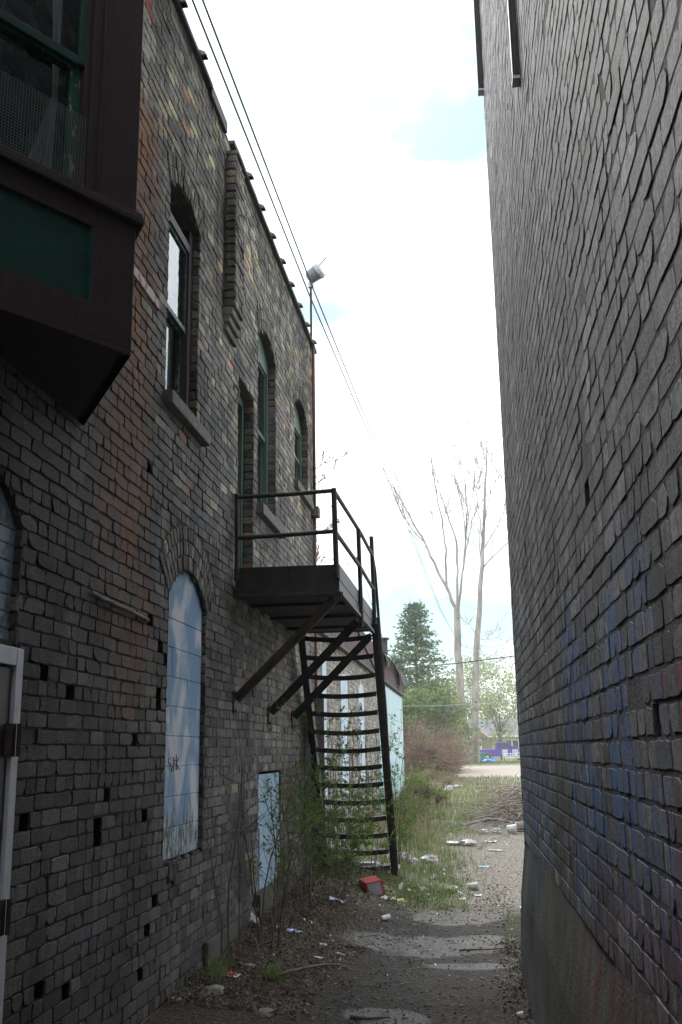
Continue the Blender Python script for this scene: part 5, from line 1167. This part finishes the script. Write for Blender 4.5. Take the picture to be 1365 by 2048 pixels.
# garden chairs, table (white metal), bin, tarp, stick
def gchair(u, label, rot=0, y=101.0):
    x = P(u, 1500, y).x; g_ = gz(x, y); t = thing('garden_chair', (x, y, g_), label, 'chair', 'white garden chairs in the yard'); t.rotation_euler = (0, 0, rot)
    o = Vector((x, y, g_))
    mb = MB(); mb.box(x-.28, x+.28, y-.25, y+.25, g_+.44, g_+.49); mb.build('seat', M['trim'], t)
    mb = MB()
    for q in range(6): mb.box(x-.27+q*.1, x-.23+q*.1, y+.22, y+.26, g_+.5, g_+1.0)
    mb.box(x-.28, x+.28, y+.21, y+.27, g_+1.0, g_+1.06); mb.build('backrest', M['trim'], t)
    for a in (-.26, .26):
        for b in (-.23, .23): mb = MB(); mb.tube([(x+a, y+b, g_), (x+a*.95, y+b*.95, g_+.45)], .025, 5); mb.build('leg', M['trim'], t)
    for a in (-.28, .28): mb = MB(); mb.beam((x+a, y-.25, g_+.68), (x+a, y+.25, g_+.70), .05, .04); mb.beam((x+a, y-.24, g_+.48), (x+a, y-.24, g_+.68), .04, .04, (0, 1, 0)); mb.build('armrest', M['trim'], t)
gchair(1013, 'white garden chair nearest the truck door', .5); gchair(1029, 'white garden chair in front of the truck nose', -.4); gchair(1046, 'white garden chair hidden at the wall corner', .2)
x = P(1022, 1500, 98).x; g_ = gz(x, 98); GT = thing('garden_table', (x, 98, g_), 'low white table with teal cloth before the garden chairs', 'table')
mb = MB(); mb.box(x-.7, x+.7, 97.6, 98.4, g_+.3, g_+.35); mb.build('tabletop', M['trim'], GT)
for a in (-.6, .6):
    for b in (-.3, .3): mb = MB(); mb.tube([(x+a, 98+b, g_), (x+a, 98+b, g_+.3)], .03, 5); mb.build('leg', M['binplastic'], GT)
x = P(966, 1500, 86).x; g_ = gz(x, 86); BN = thing('wheelie_bin', (x, 86, g_), 'grey and teal bin tipped beside the right bare trunk', 'bin')
mb = MB(); mm = Matrix.Translation((x, 86, g_)) @ Matrix.Rotation(-.25, 4, 'Y'); mb.obox(mm, -.3, .3, -.3, .3, 0, .8); mb.build('body', M['binplastic'], BN, bevel=.04)
mb = MB(); mb.obox(mm, -.32, .32, -.32, .32, .8, .86); mb.build('lid', M['card'], BN)
for a in (-.25, .25): mb = MB(); mb.tube([(x+a, 85.65, g_+.1), (x+a, 85.72, g_+.1)], .1, 10); mb.build('wheel', M['rubber'], BN)
x = P(978, 1500, 84).x; crumple((x, 84, gz(x, 84)), .55, .5, .16, 'tarp', 'tarpaulin', 'crumpled blue tarpaulin on the grass below the truck', 'tarpaulin', None, 5)
stick([P(986, 1530, 84), P(1012, 1514, 84)], .04, 'pale pole leaning toward the garden chairs', 'twigpale', 'pole')

# ---------------------------------------------------------------- HAZE: volume added to wash out the distance like lens glare
mb = MB(); mb.box(-305, 305, -65, 505, -1.5, 40); k = bpy.data.materials.new('lens glare veil'); k.use_nodes = True; k.node_tree.nodes.clear()
o_ = k.node_tree.nodes.new('ShaderNodeOutputMaterial'); v_ = k.node_tree.nodes.new('ShaderNodeVolumePrincipled'); v_.inputs['Density'].default_value = HAZE; v_.inputs['Color'].default_value = (.96, .97, 1, 1); v_.inputs['Anisotropy'].default_value = .2
k.node_tree.links.new(v_.outputs[0], o_.inputs['Volume']); tag(mb.build('haze', k), 'thin pale haze added to imitate lens glare over the far trees and house', 'haze', None, 'stuff')
# ---------------------------------------------------------------- CAMERA, LIGHT, WORLD
sc = bpy.context.scene
cam = bpy.data.objects.new('camera', bpy.data.cameras.new('camera')); C.objects.link(cam); sc.camera = cam
cam.data.sensor_fit = 'HORIZONTAL'; cam.data.sensor_width = 36; cam.data.lens = 36*F/1365; cam.data.clip_start = .02; cam.data.clip_end = 3000
cam.matrix_world = Matrix(((Xc.x, Xc.y, Xc.z, 0), (Yc.x, Yc.y, Yc.z, 0), (Zc.x, Zc.y, Zc.z, H), (0, 0, 0, 1)))
EL, AZ = math.radians(44), math.radians(-16)       # azimuth from +y towards +x
sd = Vector((math.sin(AZ)*math.cos(EL), math.cos(AZ)*math.cos(EL), math.sin(EL)))
sl = bpy.data.lights.new('sun', 'SUN'); sl.energy = 1.5; sl.angle = math.radians(22); sl.color = (1, .97, .92)
so = bpy.data.objects.new('sun', sl); C.objects.link(so); so.rotation_euler = sd.to_track_quat('Z', 'Y').to_euler()
w = bpy.data.worlds.new('World'); sc.world = w; w.use_nodes = True; t = w.node_tree; t.nodes.clear()
out = t.nodes.new('ShaderNodeOutputWorld'); bg = t.nodes.new('ShaderNodeBackground'); sk = t.nodes.new('ShaderNodeTexSky')
sk.sky_type = 'NISHITA'; sk.sun_disc = False; sk.sun_elevation = EL; sk.sun_rotation = AZ
tc = t.nodes.new('ShaderNodeTexCoord'); mp = t.nodes.new('ShaderNodeMapping'); mp.inputs['Scale'].default_value = (1, 1, 2.2); nz = t.nodes.new('ShaderNodeTexNoise'); nz.inputs['Scale'].default_value = 2.6; nz.inputs['Detail'].default_value = 7; nz.inputs['Roughness'].default_value = .5
t.links.new(tc.outputs['Generated'], mp.inputs[0]); t.links.new(mp.outputs[0], nz.inputs['Vector'])
rp_ = t.nodes.new('ShaderNodeValToRGB'); rp_.color_ramp.elements[0].position = .385; rp_.color_ramp.elements[1].position = .55; rp_.color_ramp.elements[0].color = (.08, .08, .08, 1); rp_.color_ramp.elements[1].color = (1, 1, 1, 1)
t.links.new(nz.outputs['Fac'], rp_.inputs[0])
mx = t.nodes.new('ShaderNodeMix'); mx.data_type = 'RGBA'; mx.inputs[7].default_value = (11.5, 11.7, 12.1, 1)
t.links.new(rp_.outputs[0], mx.inputs[0]); sm_ = t.nodes.new('ShaderNodeMix'); sm_.data_type = 'RGBA'; sm_.blend_type = 'MULTIPLY'; sm_.inputs[0].default_value = 1; sm_.inputs[7].default_value = (.31, .45, .46, 1); t.links.new(sk.outputs[0], sm_.inputs[6]); t.links.new(sm_.outputs[2], mx.inputs[6]); t.links.new(mx.outputs[2], bg.inputs[0]); bg.inputs[1].default_value = .12
t.links.new(bg.outputs[0], out.inputs[0])
sc.view_settings.view_transform = 'Standard'; sc.view_settings.look = 'None'; sc.view_settings.exposure = 1.05; sc.view_settings.gamma = 1
sc.cycles.max_bounces = 8; sc.cycles.diffuse_bounces = 5; sc.cycles.transparent_max_bounces = 12
